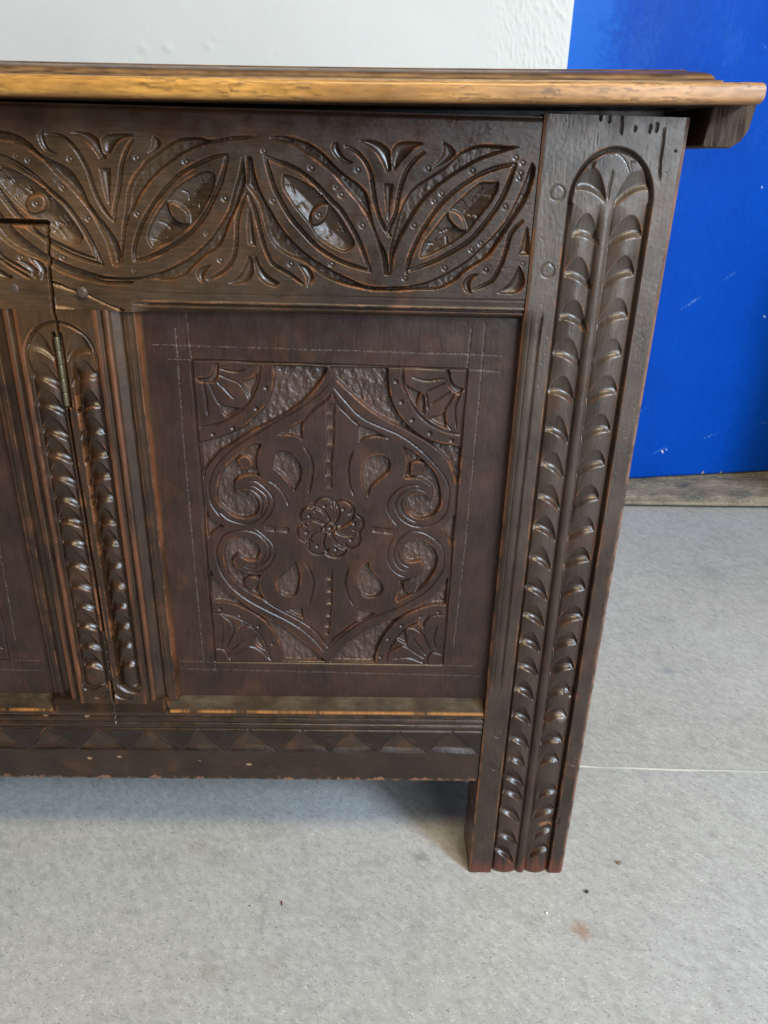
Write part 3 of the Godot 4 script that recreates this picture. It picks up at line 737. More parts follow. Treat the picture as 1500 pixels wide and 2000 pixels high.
func tone(x: float, y: float, z: float, e: float, p: float, base: Color, wear: float, upright: bool) -> Color:
	var g := grain(x, y, upright)
	var b := broad.get_noise_2d(x * 1.4, y * 1.4)
	var c := base * 0.35 * maxf(0.3, 1.0 + 0.55 * g + 0.5 * b)
	var rub := clampf((e - 0.28) * 1.6, 0.0, 1.0) * clampf(0.12 + 1.9 * broad.get_noise_2d(x * 3.0 + 400.0, y * 3.0) + 0.9 * fine.get_noise_2d(x * 6.0, y * 6.0), 0.0, 1.0)
	c = c.lerp(WORN * (0.8 + 0.5 * g), clampf(rub * wear, 0.0, 0.9))
	var tan_ := clampf(2.4 * broad.get_noise_2d(x * 2.1 + 900.0, y * 2.1 - 300.0) - 0.55 + 0.35 * g, 0.0, 1.0)
	c = c.lerp(WORN * 0.4, tan_ * 0.4 * wear)
	if p > 0.0 and p <= 1.0:
		c = c.lerp(PALE, p * 0.24 * clampf(0.5 + 2.5 * fine.get_noise_2d(x * 7.0, y * 7.0), 0.0, 1.6))
	elif p > 1.0:
		c = c.lerp(RAW * (1.0 + 0.5 * g), minf(p - 1.0, 1.0))
	c.a = 1.0
	return c


func pores(r: Relief, upright: bool, deep: float) -> void:
	# open pores and the slight unevenness of hand-planed oak
	for j in r.ny:
		var y := r.y0 + j * r.s
		for k in r.nx:
			var x := r.x0 + k * r.s
			var g := fine.get_noise_2d(x * 11.0, y * 0.55) if upright else fine.get_noise_2d(x * 0.55, y * 11.0)
			var n := j * r.nx + k
			r.h[n] += deep * (minf(0.0, g + 0.22) * 0.9 + 0.9 * broad.get_noise_2d(x * 2.0, y * 2.0) * 0.5 + 0.18 * fine.get_noise_2d(x * 3.0, y * 3.0))


func oak(rough: float) -> StandardMaterial3D:
	var m := StandardMaterial3D.new()
	m.vertex_color_use_as_albedo = true
	m.roughness = 1.0
	m.roughness_texture = sheen_map(rough)
	m.roughness_texture_channel = BaseMaterial3D.TEXTURE_CHANNEL_RED
	m.uv1_triplanar = true
	m.uv1_world_triplanar = true
	m.uv1_scale = Vector3(5.0, 5.0, 5.0)
	m.metallic_specular = 0.5
	return m


func sheen_map(mid: float) -> NoiseTexture2D:
	var t := NoiseTexture2D.new()
	t.width = 512
	t.height = 512
	t.seamless = true
	var n := FastNoiseLite.new()
	n.seed = 5
	n.noise_type = FastNoiseLite.TYPE_SIMPLEX_SMOOTH
	n.frequency = 0.02
	n.fractal_octaves = 5
	t.noise = n
	var g := Gradient.new()
	g.set_color(0, Color(mid - 0.1, mid - 0.1, mid - 0.1))
	g.set_color(1, Color(mid + 0.16, mid + 0.16, mid + 0.16))
	t.color_ramp = g
	return t


# ---------------------------------------------------------------- nodes
func part(called: String, m: Mesh, material: Material, parent: Node) -> MeshInstance3D:
	var o := MeshInstance3D.new()
	o.name = called
	o.mesh = m
	o.material_override = material
	parent.add_child(o, true)
	return o


func tag(o: Node, label: String, category: String, group := "") -> void:
	o.set_meta("label", label)
	o.set_meta("category", category)
	if group:
		o.set_meta("group", group)


func block(lo: Vector3, hi: Vector3, color: Callable, bevel := 0.0015) -> ArrayMesh:
	# a plank with its long edges eased, a little coarse in colour
	var st := SurfaceTool.new()
	st.begin(Mesh.PRIMITIVE_TRIANGLES)
	var c := (lo + hi) * 0.5
	var e := (hi - lo) * 0.5
	for ax in 3:
		for sg in [-1.0, 1.0]:
			var n := Vector3.ZERO
			n[ax] = sg
			var u := Vector3.ZERO
			u[(ax + 1) % 3] = 1.0
			var v := n.cross(u)
			var eu: float = e[(ax + 1) % 3]
			var ev: float = e[(ax + 2) % 3]
			var steps_u := clampi(int(eu / 0.02), 1, 30)
			var steps_v := clampi(int(ev / 0.02), 1, 30)
			for i in steps_u:
				for j in steps_v:
					var q := []
					for d in [[0, 0], [0, 1], [1, 1], [1, 0]]:
						var a: float = lerpf(-eu + bevel, eu - bevel, float(i + d[0]) / steps_u)
						var b: float = lerpf(-ev + bevel, ev - bevel, float(j + d[1]) / steps_v)
						q.append(c + n * e[ax] + u * a + v * b)
					for k in [0, 1, 2, 0, 2, 3]:
						st.set_normal(n)
						st.set_color(color.call(q[k]))
						st.add_vertex(q[k])
	# eased edges
	for ax in 3:
		var b1 := (ax + 1) % 3
		var b2 := (ax + 2) % 3
		for s1 in [-1.0, 1.0]:
			for s2 in [-1.0, 1.0]:
				var n := Vector3.ZERO
				n[b1] = s1
				n[b2] = s2
				n = n.normalized()
				var q := []
				for d in [[-1, 0], [1, 0], [1, 1], [-1, 1]]:
					var p := c
					p[ax] += d[0] * (e[ax] - bevel)
					p[b1] += s1 * (e[b1] - (bevel if d[1] == 1 else 0.0))
					p[b2] += s2 * (e[b2] - (0.0 if d[1] == 1 else bevel))
					q.append(p)
				var order := [0, 1, 2, 0, 2, 3]
				if (q[1] - q[0]).cross(q[2] - q[0]).dot(n) > 0.0:
					order = [0, 2, 1, 0, 3, 2]
				for k in order:
					st.set_normal(n)
					st.set_color(color.call(q[k]))
					st.add_vertex(q[k])
	return st.commit()


func lathe(profile: Array, sides: int, color: Color, axis_y := true) -> ArrayMesh:
	# profile: [radius, height] pairs turned about the y axis (or about z when axis_y is false)
	var st := SurfaceTool.new()
	st.begin(Mesh.PRIMITIVE_TRIANGLES)
	for i in profile.size() - 1:
		for k in sides:
			var q := []
			for d in [[0, 0], [1, 0], [1, 1], [0, 1]]:
				var pr: Array = profile[i + d[0]]
				var a: float = TAU * (k + d[1]) / sides
				var v := Vector3(cos(a) * pr[0], pr[1], -sin(a) * pr[0])
				q.append(v if axis_y else Vector3(v.x, -v.z, v.y))
			for n in [0, 1, 2, 0, 2, 3]:
				st.set_color(color)
				st.add_vertex(q[n])
	st.generate_normals()
	return st.commit()


# ---------------------------------------------------------------- profiles of the carved boards (mm)
func vee(d: float, half: float, deep: float) -> float:
	return -deep * maxf(0.0, 1.0 - absf(d) / half)


func stile_face(x: float, y: float) -> float:
	var t := (565.0 - y) / 560.0
	var gl := 131.7 + 0.7 * t
	var gr := 185.1 + 2.0 * t
	var cx := lerpf(157.2, 160.4, t)
	var mid := (gl + gr) * 0.5
	var v := 0.0
	if y < 627.0:
		v = minf(vee(x - gl, 1.75, 6.5), vee(x - gr, 1.75, 6.5))
		if x > gl and x < gr:
			var col := 0.0
			if x < cx - 4.2:
				var u := (x - gl - 1.0) / (cx - 5.2 - gl) * 2.0 - 1.0
				col = -0.4 - 3.0 * u * u
			elif x > cx + 4.2:
				var u := (x - cx - 4.6) / (gr - 5.6 - cx) * 2.0 - 1.0
				col = -0.4 - 3.0 * u * u
			else:
				var u := (x - cx) / 4.2
				col = -0.2 - 2.6 * pow(absf(u), 2.4)
			col = minf(col, minf(vee(x - cx + 4.9, 1.3, 5.0), vee(x - cx - 4.9, 1.1, 4.2)))
			v = minf(v, col)
			v = lerpf(v, -0.8, clampf((y - 612.0) / 14.0, 0.0, 1.0)) if x > gl + 1.7 and x < gr - 1.7 else v
	else:
		var q := Vector2((x - mid) / 26.8, (y - 627.0) / 32.0)
		var r := (q.length() - 1.0) * 28.0
		v = vee(r, 1.75, 5.5)
		if r < -0.5:
			v = minf(v, -0.8)
	# the bead run along the panel side
	if x < 122.0:
		var fade := clampf((y - 226.0) / 14.0, 0.0, 1.0) * clampf((556.0 - y) / 10.0, 0.0, 1.0)
		var b := -0.3 - 3.4 * pow(clampf((117.5 - x) / 8.0, 0.0, 1.0), 1.8)
		b = minf(b, vee(x - 120.3, 1.1, 1.9))
		b = minf(b, vee(x - 113.6, 0.9, 2.2))
		v = minf(v, b * fade)
	# rubbed corners
	v -= 1.6 * pow(clampf((x - 199.5) / 3.0, 0.0, 1.0), 2.0) + 1.2 * pow(clampf((6.0 - y) / 6.0, 0.0, 1.0), 2.0)
	v -= 1.0 * pow(clampf((111.5 - x) / 2.5, 0.0, 1.0), 2.0)
	return v


func muntin_face(x: float, y: float) -> float:
	var u := absf(x + 220.0)
	var v := 0.0
	if y < 514.0 and y > 226.0:
		v = minf(v, vee(u - 24.6, 1.5, 2.8))
		if u < 24.0:
			var col := 0.0
			if x > -220.0:
				if x < -213.2:
					col = -0.3
				else:
					var w := (x + 209.8) / 12.4 * 2.0 - 1.0
					col = minf(-0.4 - 2.8 * w * w, vee(x + 212.0, 1.6, 4.2))
			elif x > -223.2:
				col = -0.6
			else:
				var w := (x + 243.0) / 17.6 * 2.0 - 1.0
				col = minf(-0.4 - 2.8 * w * w, vee(x + 224.4, 1.5, 4.5))
			v = minf(v, lerpf(col, -0.4, clampf((y - 503.0) / 10.0, 0.0, 1.0)))
	elif y >= 514.0:
		var r := (Vector2((x + 220.0) / 24.6, (y - 514.0) / 26.0).length() - 1.0) * 25.0
		v = vee(r, 1.5, 2.8)
		if r < 0.0:
			v = minf(v, -0.4)
	if u > 28.5:
		var m := 0.0
		m = minf(m, vee(u - 30.0, 0.9, 1.8))
		if u > 31.0:
			var w := (u - 34.4) / 2.9
			m = -0.4 - 1.2 * w * w if u < 37.3 else lerpf(-2.6, -5.6, (u - 37.3) / 6.0)
			m = minf(m, vee(u - 31.6, 1.1, 3.2))
		m = minf(m, vee(u - 44.3, 1.0, 8.0))
		if u > 45.2:
			m = -5.0 if u < 50.2 else -6.4
			m = minf(m, vee(u - 50.6, 0.8, 8.0))
			if u > 53.5:
				m = lerpf(-6.4, -11.0, (u - 53.5) / 3.0)
		v = minf(v, m)
	return v


func top_rail_face(x: float, y: float) -> float:
	var v := 0.0
	var on := clampf((x + 166.0) / 12.0, 0.0, 1.0)
	if x < -275.0:
		on = 1.0
	if on > 0.0 and y < 564.0:
		var m := vee(y - 562.0, 0.8, 1.0)
		if y < 561.6:
			m = minf(m, -0.4 - 0.12 * (561.6 - y))
		if y < 556.6:
			m = -0.3 if y > 554.8 else -2.4
			m = minf(m, vee(y - 554.0, 0.9, 3.4))
		if y < 553.2:
			m = -1.6 - 5.0 * pow((553.2 - y) / 5.0, 1.6)
		v = m * on
	return v - 1.2 * pow(clampf((y - 673.0) / 3.0, 0.0, 1.0), 2.0)


func bottom_rail_face(x: float, y: float) -> float:
	var v := 0.0
	var rx := fposmod(x + 276.0, 385.5)
	var under := rx < 103.5          # below an upright the rail keeps its full face
	if y > 197.2:
		v = -12.2 * clampf((y - 197.2) / 10.5, 0.0, 1.0)
		if under:
			v = maxf(v, -12.2 * clampf((y - 211.0) / 1.2, 0.0, 1.0) - 0.2)
			if rx < 3.0 or rx > 100.5:
				v -= 3.0
	elif y > 193.2:
		v = -0.2
	elif y > 178.0:
		v = -2.6
		var w := (y - 188.6) / 2.9
		if absf(w) < 1.0:
			v = maxf(v, -0.5 - 1.4 * w * w)
		w = (y - 182.0) / 3.0
		if absf(w) < 1.0:
			v = maxf(v, -0.7 - 1.4 * w * w)
		v = minf(v, vee(y - 185.3, 0.7, 3.6))
	else:
		v = -1.2 + minf(0.0, vee(y - 178.0, 0.9, 1.6))
	if y < 178.0 and y > 152.0:
		# chip-cut triangles standing on their base: deepest along the right side, running out to the left
		var c := fposmod(x + 284.5 + 22.0 + 1.4 * sin(x * 0.043), 45.7) - 22.0
		var q := (177.6 - y) / 25.0 + 0.03 * sin(x * 0.11)
		if q > 0.0 and q < 1.0:
			var a := (c + 20.0 * q) / (45.5 * q)
			if a > 0.0 and a < 1.0:
				v -= (2.6 + 0.5 * a) * clampf((1.0 - a) * 45.5 * q / 0.9, 0.0, 1.0) * clampf(a * 45.5 * q / 0.9, 0.0, 1.0) * clampf((1.0 - q) * 5.0, 0.0, 1.0)
	# the worn lower edge
	var worn := 119.3 + 1.6 * broad.get_noise_1d(x * 6.0) + 1.0 * fine.get_noise_1d(x * 9.0)
	v -= 2.2 * pow(clampf((worn + 2.2 - y) / 3.5, 0.0, 1.0), 2.0)
	return v


func fill(r: Relief, face: Callable) -> void:
	for j in r.ny:
		for k in r.nx:
			r.h[j * r.nx + k] = face.call(r.x0 + k * r.s, r.y0 + j * r.s)


# ---------------------------------------------------------------- the coffer
func build_coffer() -> void:
	var chest := Node3D.new()
	chest.name = "oak_coffer"
	add_child(chest)
	tag(chest, "old dark carved oak coffer with a moulded lid and a split hinged front", "chest")
	var wood := oak(0.32)
	var shiny := oak(0.30)
	var plain_dark := func(p: Vector3) -> Color:
		var c: Color = DARK * (1.0 + 0.4 * grain(p.x * 1000.0, p.z * 1000.0, false) + 0.3 * broad.get_noise_2d(p.x * 900.0, p.y * 900.0))
		c.a = 1.0
		return c

	# right-hand stile: leg and corner post in one
	var st := Relief.new(109.0, 0.0, 202.6, 678.5, 0.6, chips)
	fill(st, stile_face)
	carve_stile(st)
	pores(st, true, 0.34)
	for q in [[183, 224, 5.0, 1.6], [187, 71, 4.5, 1.4]]:
		st.spot(q[0], q[1], q[2] + 1.5, func(g: float, was: float) -> float: return was - q[3] * clampf((q[2] + 1.2 - g) / 1.4, 0.0, 1.0))
	# knocks, wormholes and pitted patches
	var rng := RandomNumberGenerator.new()
	rng.seed = 31
	for i in 70:
		var px := rng.randf_range(187.5, 201.0) if i % 3 else rng.randf_range(111.0, 130.0)
		var deep := rng.randf_range(0.15, 0.5)
		var wide := rng.randf_range(0.6, 1.1)
		st.spot(px, pow(rng.randf(), 0.7) * 676.0, wide, func(g: float, was: float) -> float: return was - deep * (1.0 - g / wide))
	var stile_look := func(x: float, y: float, z: float, e: float, p: float) -> Color:
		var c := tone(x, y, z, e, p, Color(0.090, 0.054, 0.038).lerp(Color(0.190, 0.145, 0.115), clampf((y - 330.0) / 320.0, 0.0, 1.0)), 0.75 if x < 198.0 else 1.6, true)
		var rim := clampf((x - 199.6) / 1.6, 0.0, 1.0) * clampf(0.7 + 1.6 * broad.get_noise_1d(y * 3.0), 0.0, 1.0)
		c = c.lerp(Color(0.25, 0.12, 0.075), rim * 0.6)
		c = c.lerp(WORN, clampf((111.2 - x) / 1.6, 0.0, 1.0) * clampf(0.6 + 1.8 * broad.get_noise_1d(y * 3.0 + 300.0), 0.0, 1.0) * 0.7)
		var foot := clampf((20.0 + 14.0 * broad.get_noise_1d(x * 8.0) - y) / 14.0, 0.0, 1.0)
		c = c.lerp(Color(0.135, 0.030, 0.017) * (1.0 + 0.5 * grain(x, y, true)), foot * 0.55)
		var scar := clampf(1.6 - Vector2((x - 178.0) / 6.0, (y - 67.0) / 4.0).length() * 1.4, 0.0, 1.0)
		c = c.lerp(Color(0.27, 0.125, 0.06) * (1.0 + 0.7 * grain(x * 2.0, y, true)), scar * (0.85 if z > -4.5 else 0.0))
		var torn := clampf(1.6 - Vector2((x - 179.0) / 5.0, (y - 198.0) / 7.0).length() * 1.4, 0.0, 1.0)
		c = c.lerp(Color(0.16, 0.12, 0.10) * (1.0 + 0.9 * grain(x * 2.5, y, true)), torn * 0.7)
		c.a = 1.0
		return c
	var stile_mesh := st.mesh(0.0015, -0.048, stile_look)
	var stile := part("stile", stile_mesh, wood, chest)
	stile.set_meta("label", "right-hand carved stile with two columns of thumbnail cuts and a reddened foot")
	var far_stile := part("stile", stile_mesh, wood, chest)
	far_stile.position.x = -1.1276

	# top rail
	var keep_rail := func(x: float, y: float) -> bool: return not (x < -218.3 and y < 605.6)
	var keep_door := func(x: float, y: float) -> bool: return x < -218.3 and y < 605.6
	var tr := Relief.new(-345.0, 548.6, 108.4, 676.5, 0.6, chips)
	fill(tr, top_rail_face)
	carve_rail_motif(tr)
	carve_rail_right(tr)
	tr.dx = -182.0
	carve_rail_motif(tr)
	tr.dx = 0.0
	carve_rail_left(tr)
	pores(tr, false, 0.26)
	# the saw cut and the split where the door leaf was cut out of the front
	tr.along(tr.points([-345, 606.8, -222, 605.6, -217.0, 605.4]), 4.2, 13.0, 0.0, 0)
	tr.along(tr.points([-216.9, 605.0, -216.4, 598, -218.6, 580, -219.6, 564.5, -220.2, 548.6]), 1.7, 12.0, 0.0, 0)
	tr.along(tr.smooth([-219.2, 567.6, -213, 566, -208, 563.5, -201, 561.8], false), 1.5, 5.0, 0.0, 0)
	tr.along(tr.smooth([-195.5, 560.2, -189, 556.5, -180, 552.5, -172, 549.4], false), 1.6, 5.0, 0.0, 0)
	for j in tr.ny:
		for k in tr.nx:
			var p := Vector2(tr.x0 + k * tr.s, tr.y0 + j * tr.s)
			var n := j * tr.nx + k
			# the flake that has slipped below the peg, its broken edge still pale
			if p.x > -219.0 and p.x < -172.0:
				var edge := 567.4 - (p.x + 219.2) * 0.34 if p.x < -197.0 else 561.0 - (p.x + 197.0) * 0.46
				edge += 0.8 * fine.get_noise_1d(p.x * 12.0)
				if p.y < edge - 0.5:
					tr.h[n] = minf(tr.h[n], -0.9) if tr.h[n] > -4.0 else tr.h[n]
					var pale := clampf(1.0 - (edge - 0.9 - p.y) / (1.7 if p.x < -197.0 else 2.2), 0.0, 1.0)
					if pale > 0.0 and p.x < -199.0 or p.x > -196.0 and p.x < -175.0:
						tr.paint[n] = 1.0 + 0.9 * pale if pale > 0.05 else tr.paint[n]
				var lip := 551.5 + 1.4 * fine.get_noise_1d(p.x * 8.0 + 40.0)
				if p.x < -206.0 and p.y < lip - (p.x + 219.0) * 0.15:
					tr.paint[n] = 1.7
	var rail_look := func(x: float, y: float, z: float, e: float, p: float) -> Color:
		var warm := clampf((-x - 20.0) / 260.0, 0.0, 1.0)
		var red := clampf((y - 648.0) / 16.0, 0.0, 1.0) * clampf(0.8 + 1.2 * broad.get_noise_2d(x * 2.0, y), 0.0, 1.0)
		var base := Color(0.074, 0.041, 0.024).lerp(Color(0.200, 0.108, 0.047), warm).lerp(Color(0.095, 0.036, 0.020), red * 0.7)
		return tone(x, y, z, e, p, base, 0.9, false)
	var rail := part("top_rail", tr.mesh(0.0, -0.026, rail_look, keep_rail), wood, chest)
	rail.set_meta("label", "top rail carved with linked pointed ovals and leaves, cracked beside a peg")
	var door := part("door_leaf", tr.mesh(0.0, -0.026, rail_look, keep_door), wood, chest)
	door.set_meta("label", "part of the front sawn out and hung as a door leaf")
	var tl := Relief.new(-923.0, 548.6, -345.0, 676.5, 1.4, chips)
	fill(tl, top_rail_face)
	for i in [-2, -3, -4]:
		tl.dx = 182.0 * i
		carve_rail_motif(tl)
	part("top_rail", tl.mesh(0.0, -0.026, rail_look, func(x: float, y: float) -> bool: return not (x > -598.0 and y < 605.6)), wood, chest)
	part("rail_piece", tl.mesh(0.0, -0.026, rail_look, func(x: float, y: float) -> bool: return x > -598.0 and y < 605.6), wood, door)

	# carved panel
	var pn := Relief.new(-170.0, 203.0, 112.0, 553.0, 0.66, chips)
	carve_panel(pn)
	pores(pn, true, 0.20)
	scribe_panel(pn)
	var panel_look := func(x: float, y: float, z: float, e: float, p: float) -> Color:
		# the cut ground is coloured a little paler than the face
		var cut := clampf((-z - 1.2) / 0.8, 0.0, 1.0)
		var edge := clampf(1.0 - minf(absf(x + 163.0), absf(x - 106.0)) / 12.0, 0.0, 1.0)
		return tone(x, y, z, e, p, Color(0.074, 0.033, 0.0225).lerp(Color(0.150, 0.088, 0.068), cut).lerp(Color(0.10, 0.036, 0.02), edge * 0.6), 0.7, true)
	var panel_mesh := pn.mesh(-0.012, -0.022, panel_look)
	var panel := part("panel", panel_mesh, wood, chest)
	panel.set_meta("label", "carved panel with an ogee strapwork cartouche round a rosette")
	var left_panel := part("panel", panel_mesh, wood, door)
	left_panel.position.x = -0.3795
	var far_panel := part("panel", panel_mesh, wood, chest)
	far_panel.position.x = -0.759

	# muntin, sawn down the middle
	var mu := Relief.new(-277.5, 207.0, -163.0, 549.2, 0.6, chips)
	fill(mu, muntin_face)
	carve_muntin(mu)
	pores(mu, true, 0.26)
	mu.along(mu.points([-220.2, 549.2, -219.4, 533, -221.2, 500, -220.6, 409.8, -219.6, 300, -219.8, 207]), 1.5, 9.0, 0.0, 0)
	mu.along(mu.points([-223.6, 532, -223.6, 478]), 3.2, 7.0, 0.0, 0)
	mu.along(mu.points([-218.1, 532, -218.4, 478]), 1.6, 6.0, 0.0, 0)
	var muntin_look := func(x: float, y: float, z: float, e: float, p: float) -> Color:
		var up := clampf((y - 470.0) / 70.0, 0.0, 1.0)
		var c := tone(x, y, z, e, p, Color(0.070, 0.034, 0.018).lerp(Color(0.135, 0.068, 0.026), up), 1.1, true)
		# strips rubbed to a red-brown along the mouldings
		var u := absf(x + 220.0)
		var strip := maxf(clampf(1.0 - absf(u - 27.6) / 2.4, 0.0, 1.0), maxf(clampf(1.0 - absf(u - 35.4) / 2.2, 0.0, 1.0), clampf(1.0 - absf(u - 55.0) / 1.8, 0.0, 1.0)))
		strip *= clampf(0.75 + 1.6 * broad.get_noise_2d(x * 4.0, y * 0.7), 0.0, 1.0)
		c = c.lerp(Color(0.17, 0.052, 0.018) * (1.0 + 0.5 * grain(x, y, true)), strip * 0.62)
		c.a = 1.0
		return c
	var half_right := func(x: float, _y: float) -> bool: return x > -220.2
	var half_left := func(x: float, _y: float) -> bool: return x <= -220.2
	var right_half_mesh := mu.mesh(0.0, -0.024, muntin_look, half_right)
	var left_half_mesh := mu.mesh(0.0, -0.024, muntin_look, half_left)
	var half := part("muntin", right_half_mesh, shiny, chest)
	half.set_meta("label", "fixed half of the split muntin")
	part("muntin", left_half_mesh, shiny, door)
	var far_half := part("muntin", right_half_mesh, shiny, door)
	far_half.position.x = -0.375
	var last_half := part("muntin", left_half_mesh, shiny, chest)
	last_half.position.x = -0.375

	# bottom rail
	var br := Relief.new(-345.0, 117.5, 108.4, 211.0, 0.62, chips)
	fill(br, bottom_rail_face)
	pores(br, false, 0.32)
	br.along(br.points([-219.5, 211, -220.4, 196, -221.5, 180]), 0.9, 1.0, 0.3, 1)
	for q in [[-232.5, 200.5], [-204.6, 200.8]]:
		br.nick(q)
	var base_look := func(x: float, y: float, z: float, e: float, p: float) -> Color:
		var c := tone(x, y, z, e, p, Color(0.062, 0.034, 0.020), 0.8, false)
		# the standing teeth are coloured darker, the cut ones paler
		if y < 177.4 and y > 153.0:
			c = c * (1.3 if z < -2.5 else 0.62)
		var chip := clampf((122.4 + 3.4 * broad.get_noise_1d(x * 9.0) + 2.4 * fine.get_noise_1d(x * 5.0) - y) / 1.6, 0.0, 1.0) * clampf(0.55 + 2.0 * broad.get_noise_1d(x * 5.0 + 70.0), 0.0, 1.0)
		c = c.lerp(Color(0.26, 0.12, 0.065), chip * 0.8)
		# the ledge is rubbed to bare wood along its front edge
		var rx := fposmod(x + 276.0, 385.5)
		var edge := clampf(1.0 - absf(y - 198.3) / 1.2, 0.0, 1.0) * clampf(0.9 + 1.5 * broad.get_noise_1d(x * 1.5) + 0.5 * fine.get_noise_1d(x * 3.0), 0.0, 1.0) * (0.0 if rx < 103.5 else 1.0)
		c = c.lerp(Color(0.34, 0.14, 0.035) * (1.0 + 0.5 * fine.get_noise_1d(x * 7.0)), edge)
		var ledge := clampf((y - 198.0) / 4.0, 0.0, 1.0) * (0.0 if rx < 103.5 else 1.0)
		c = c.lerp(Color(0.048, 0.033, 0.020) * (1.0 + 0.8 * grain(x, y * 0.4, false)), ledge * clampf(0.6 + 1.3 * broad.get_noise_2d(x * 2.0, y * 4.0 + 31.0), 0.0, 1.0))
		for s in [[-250.5, 143.0, 2.6], [-223.0, 145.0, 2.4], [-105.0, 137.5, 2.8], [-150.0, 141.0, 1.2], [-283.0, 192.5, 3.0], [-246.5, 191.8, 2.4]]:
			var g := Vector2((x - s[0]) / 1.7, y - s[1]).length() + 0.9 * fine.get_noise_2d(x * 14.0, y * 14.0)
			c = c.lerp(Color(0.30, 0.19, 0.12), clampf((s[2] * 0.55 - g) * 1.6, 0.0, 0.85))
		c.a = 1.0
		return c
	var dusty := oak(0.52)
	dusty.metallic_specular = 0.3
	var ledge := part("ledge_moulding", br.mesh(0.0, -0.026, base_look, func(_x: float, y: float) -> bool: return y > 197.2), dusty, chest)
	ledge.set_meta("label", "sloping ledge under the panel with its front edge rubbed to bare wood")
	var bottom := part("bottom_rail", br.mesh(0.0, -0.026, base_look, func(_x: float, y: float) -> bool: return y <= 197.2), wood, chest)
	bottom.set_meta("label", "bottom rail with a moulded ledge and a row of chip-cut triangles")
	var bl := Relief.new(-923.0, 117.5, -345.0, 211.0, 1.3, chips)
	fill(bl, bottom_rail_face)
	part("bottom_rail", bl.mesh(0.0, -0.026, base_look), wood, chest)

	# pegs
	var peg := lathe([[0.0042, -0.008], [0.0040, 0.0004], [0.0034, 0.0011], [0.0018, 0.0014], [0.0, 0.0015]], 11, Color(0.055, 0.036, 0.024), false)
	for q in [[-198.6, 561.2, 0.9, 1.0], [-245.5, 562.5, -1.2, 1.0], [119.7, 630.7, -0.3, 0.95], [121.6, 585.0, -0.3, 0.9]]:
		var o := part("peg", peg, wood, chest)
		o.position = Vector3(q[0], q[1], q[2]) * 0.001
		o.rotation = Vector3(0.04, -0.05, q[0])
		o.scale = Vector3.ONE * q[3]

	# hinges let into the split
	var steel := StandardMaterial3D.new()
	steel.albedo_color = Color(0.40, 0.37, 0.29)
	steel.metallic = 0.75
	steel.roughness = 0.42
	var knuckles := []
	for i in 5:
		var y := i * 0.0102
		knuckles.append_array([[0.0014, y], [0.00195, y + 0.0003], [0.0020, y + 0.0006], [0.0020, y + 0.0093], [0.00195, y + 0.0096], [0.0014, y + 0.0099]])
	knuckles.push_front([0.0, 0.0])
	knuckles.append([0.0, 0.0507])
	var hinge := part("hinge", lathe(knuckles, 14, Color.WHITE), steel, door)
	hinge.position = Vector3(-0.2208, 0.4796, 0.0006)
	var dull := steel.duplicate()
	dull.albedo_color = Color(0.20, 0.15, 0.11)
	dull.roughness = 0.5
	var low_hinge := part("hinge", lathe(knuckles, 14, Color.WHITE), dull, door)
	low_hinge.position = Vector3(-0.2206, 0.2320, -0.0012)

	build_lid(chest)
	part("lid_gap_filler", block(Vector3(-1.0, 0.640, -0.075), Vector3(0.205, 0.6925, -0.052), plain_dark), wood, chest)  # unseen board added to stop light showing through the gap under the lid
	# the batten under the lid's end
	var cleat := SurfaceTool.new()
	cleat.begin(Mesh.PRIMITIVE_TRIANGLES)
	var shape := [Vector2(214.6, 688.5), Vector2(242.4, 689.0), Vector2(240.3, 673.0), Vector2(239.4, 670.6), Vector2(236.2, 665.6), Vector2(230.0, 661.6), Vector2(212.6, 661.8), Vector2(211.6, 662.8)]
	var ends := [0.003, 0.0045, -0.490]
	var skins := [[0, 1], [1, 2]]
	for sk in skins:
		for i in shape.size():
			var a: Vector2 = shape[i]
			var b: Vector2 = shape[(i + 1) % shape.size()]
			var mid := Vector2(227, 675)
			var za: float = ends[sk[0]]
			var zb: float = ends[sk[1]]
			if sk[0] == 0:
				za = 0.0045
				zb = 0.003
				quad(cleat, [v3(mid.lerp(a, 0.95), za), v3(mid.lerp(b, 0.95), za), v3(b, zb), v3(a, zb)], cleat_color)
			else:
				zb = -0.490
				quad(cleat, [v3(a, 0.003), v3(b, 0.003), v3(b, zb), v3(a, zb)], cleat_color)
			for e in ([[0.0045, 0.95], [-0.490, 1.0]] if sk[0] == 0 else []):
				var tri := [v3(mid, e[0]), v3(mid.lerp(a, e[1]), e[0]), v3(mid.lerp(b, e[1]), e[0])]
				if e[0] < 0.0:
					tri.reverse()
				# front split finely enough to carry its grain
				fan(cleat, tri, cleat_color, 36 if e[0] > 0.0 else 1)
	var matt := oak(0.6)
	matt.metallic_specular = 0.25
	var cl := part("lid_batten", cleat.commit(), matt, chest)
	var cl2 := part("lid_batten", cl.mesh, matt, chest)
	cl2.position.x = -1.2693
	# the unseen carcase: end rails, panels, back, floor, rear legs
	for x in [0.155, -0.972]:
		part("rear_leg", block(Vector3(x - 0.046, 0, -0.495), Vector3(x + 0.046, 0.676, -0.447), plain_dark), wood, chest)
		part("end_board", block(Vector3(x - 0.012, 0.118, -0.4455), Vector3(x + 0.012, 0.675, -0.0495), plain_dark), wood, chest)
	part("back_board", block(Vector3(-0.924, 0.118, -0.483), Vector3(0.107, 0.675, -0.463), plain_dark), wood, chest)
	part("bottom_board", block(Vector3(-0.958, 0.150, -0.461), Vector3(0.141, 0.168, -0.052), plain_dark), wood, chest)


func v3(p: Vector2, z: float) -> Vector3:
	return Vector3(p.x * 0.001, p.y * 0.001, z)


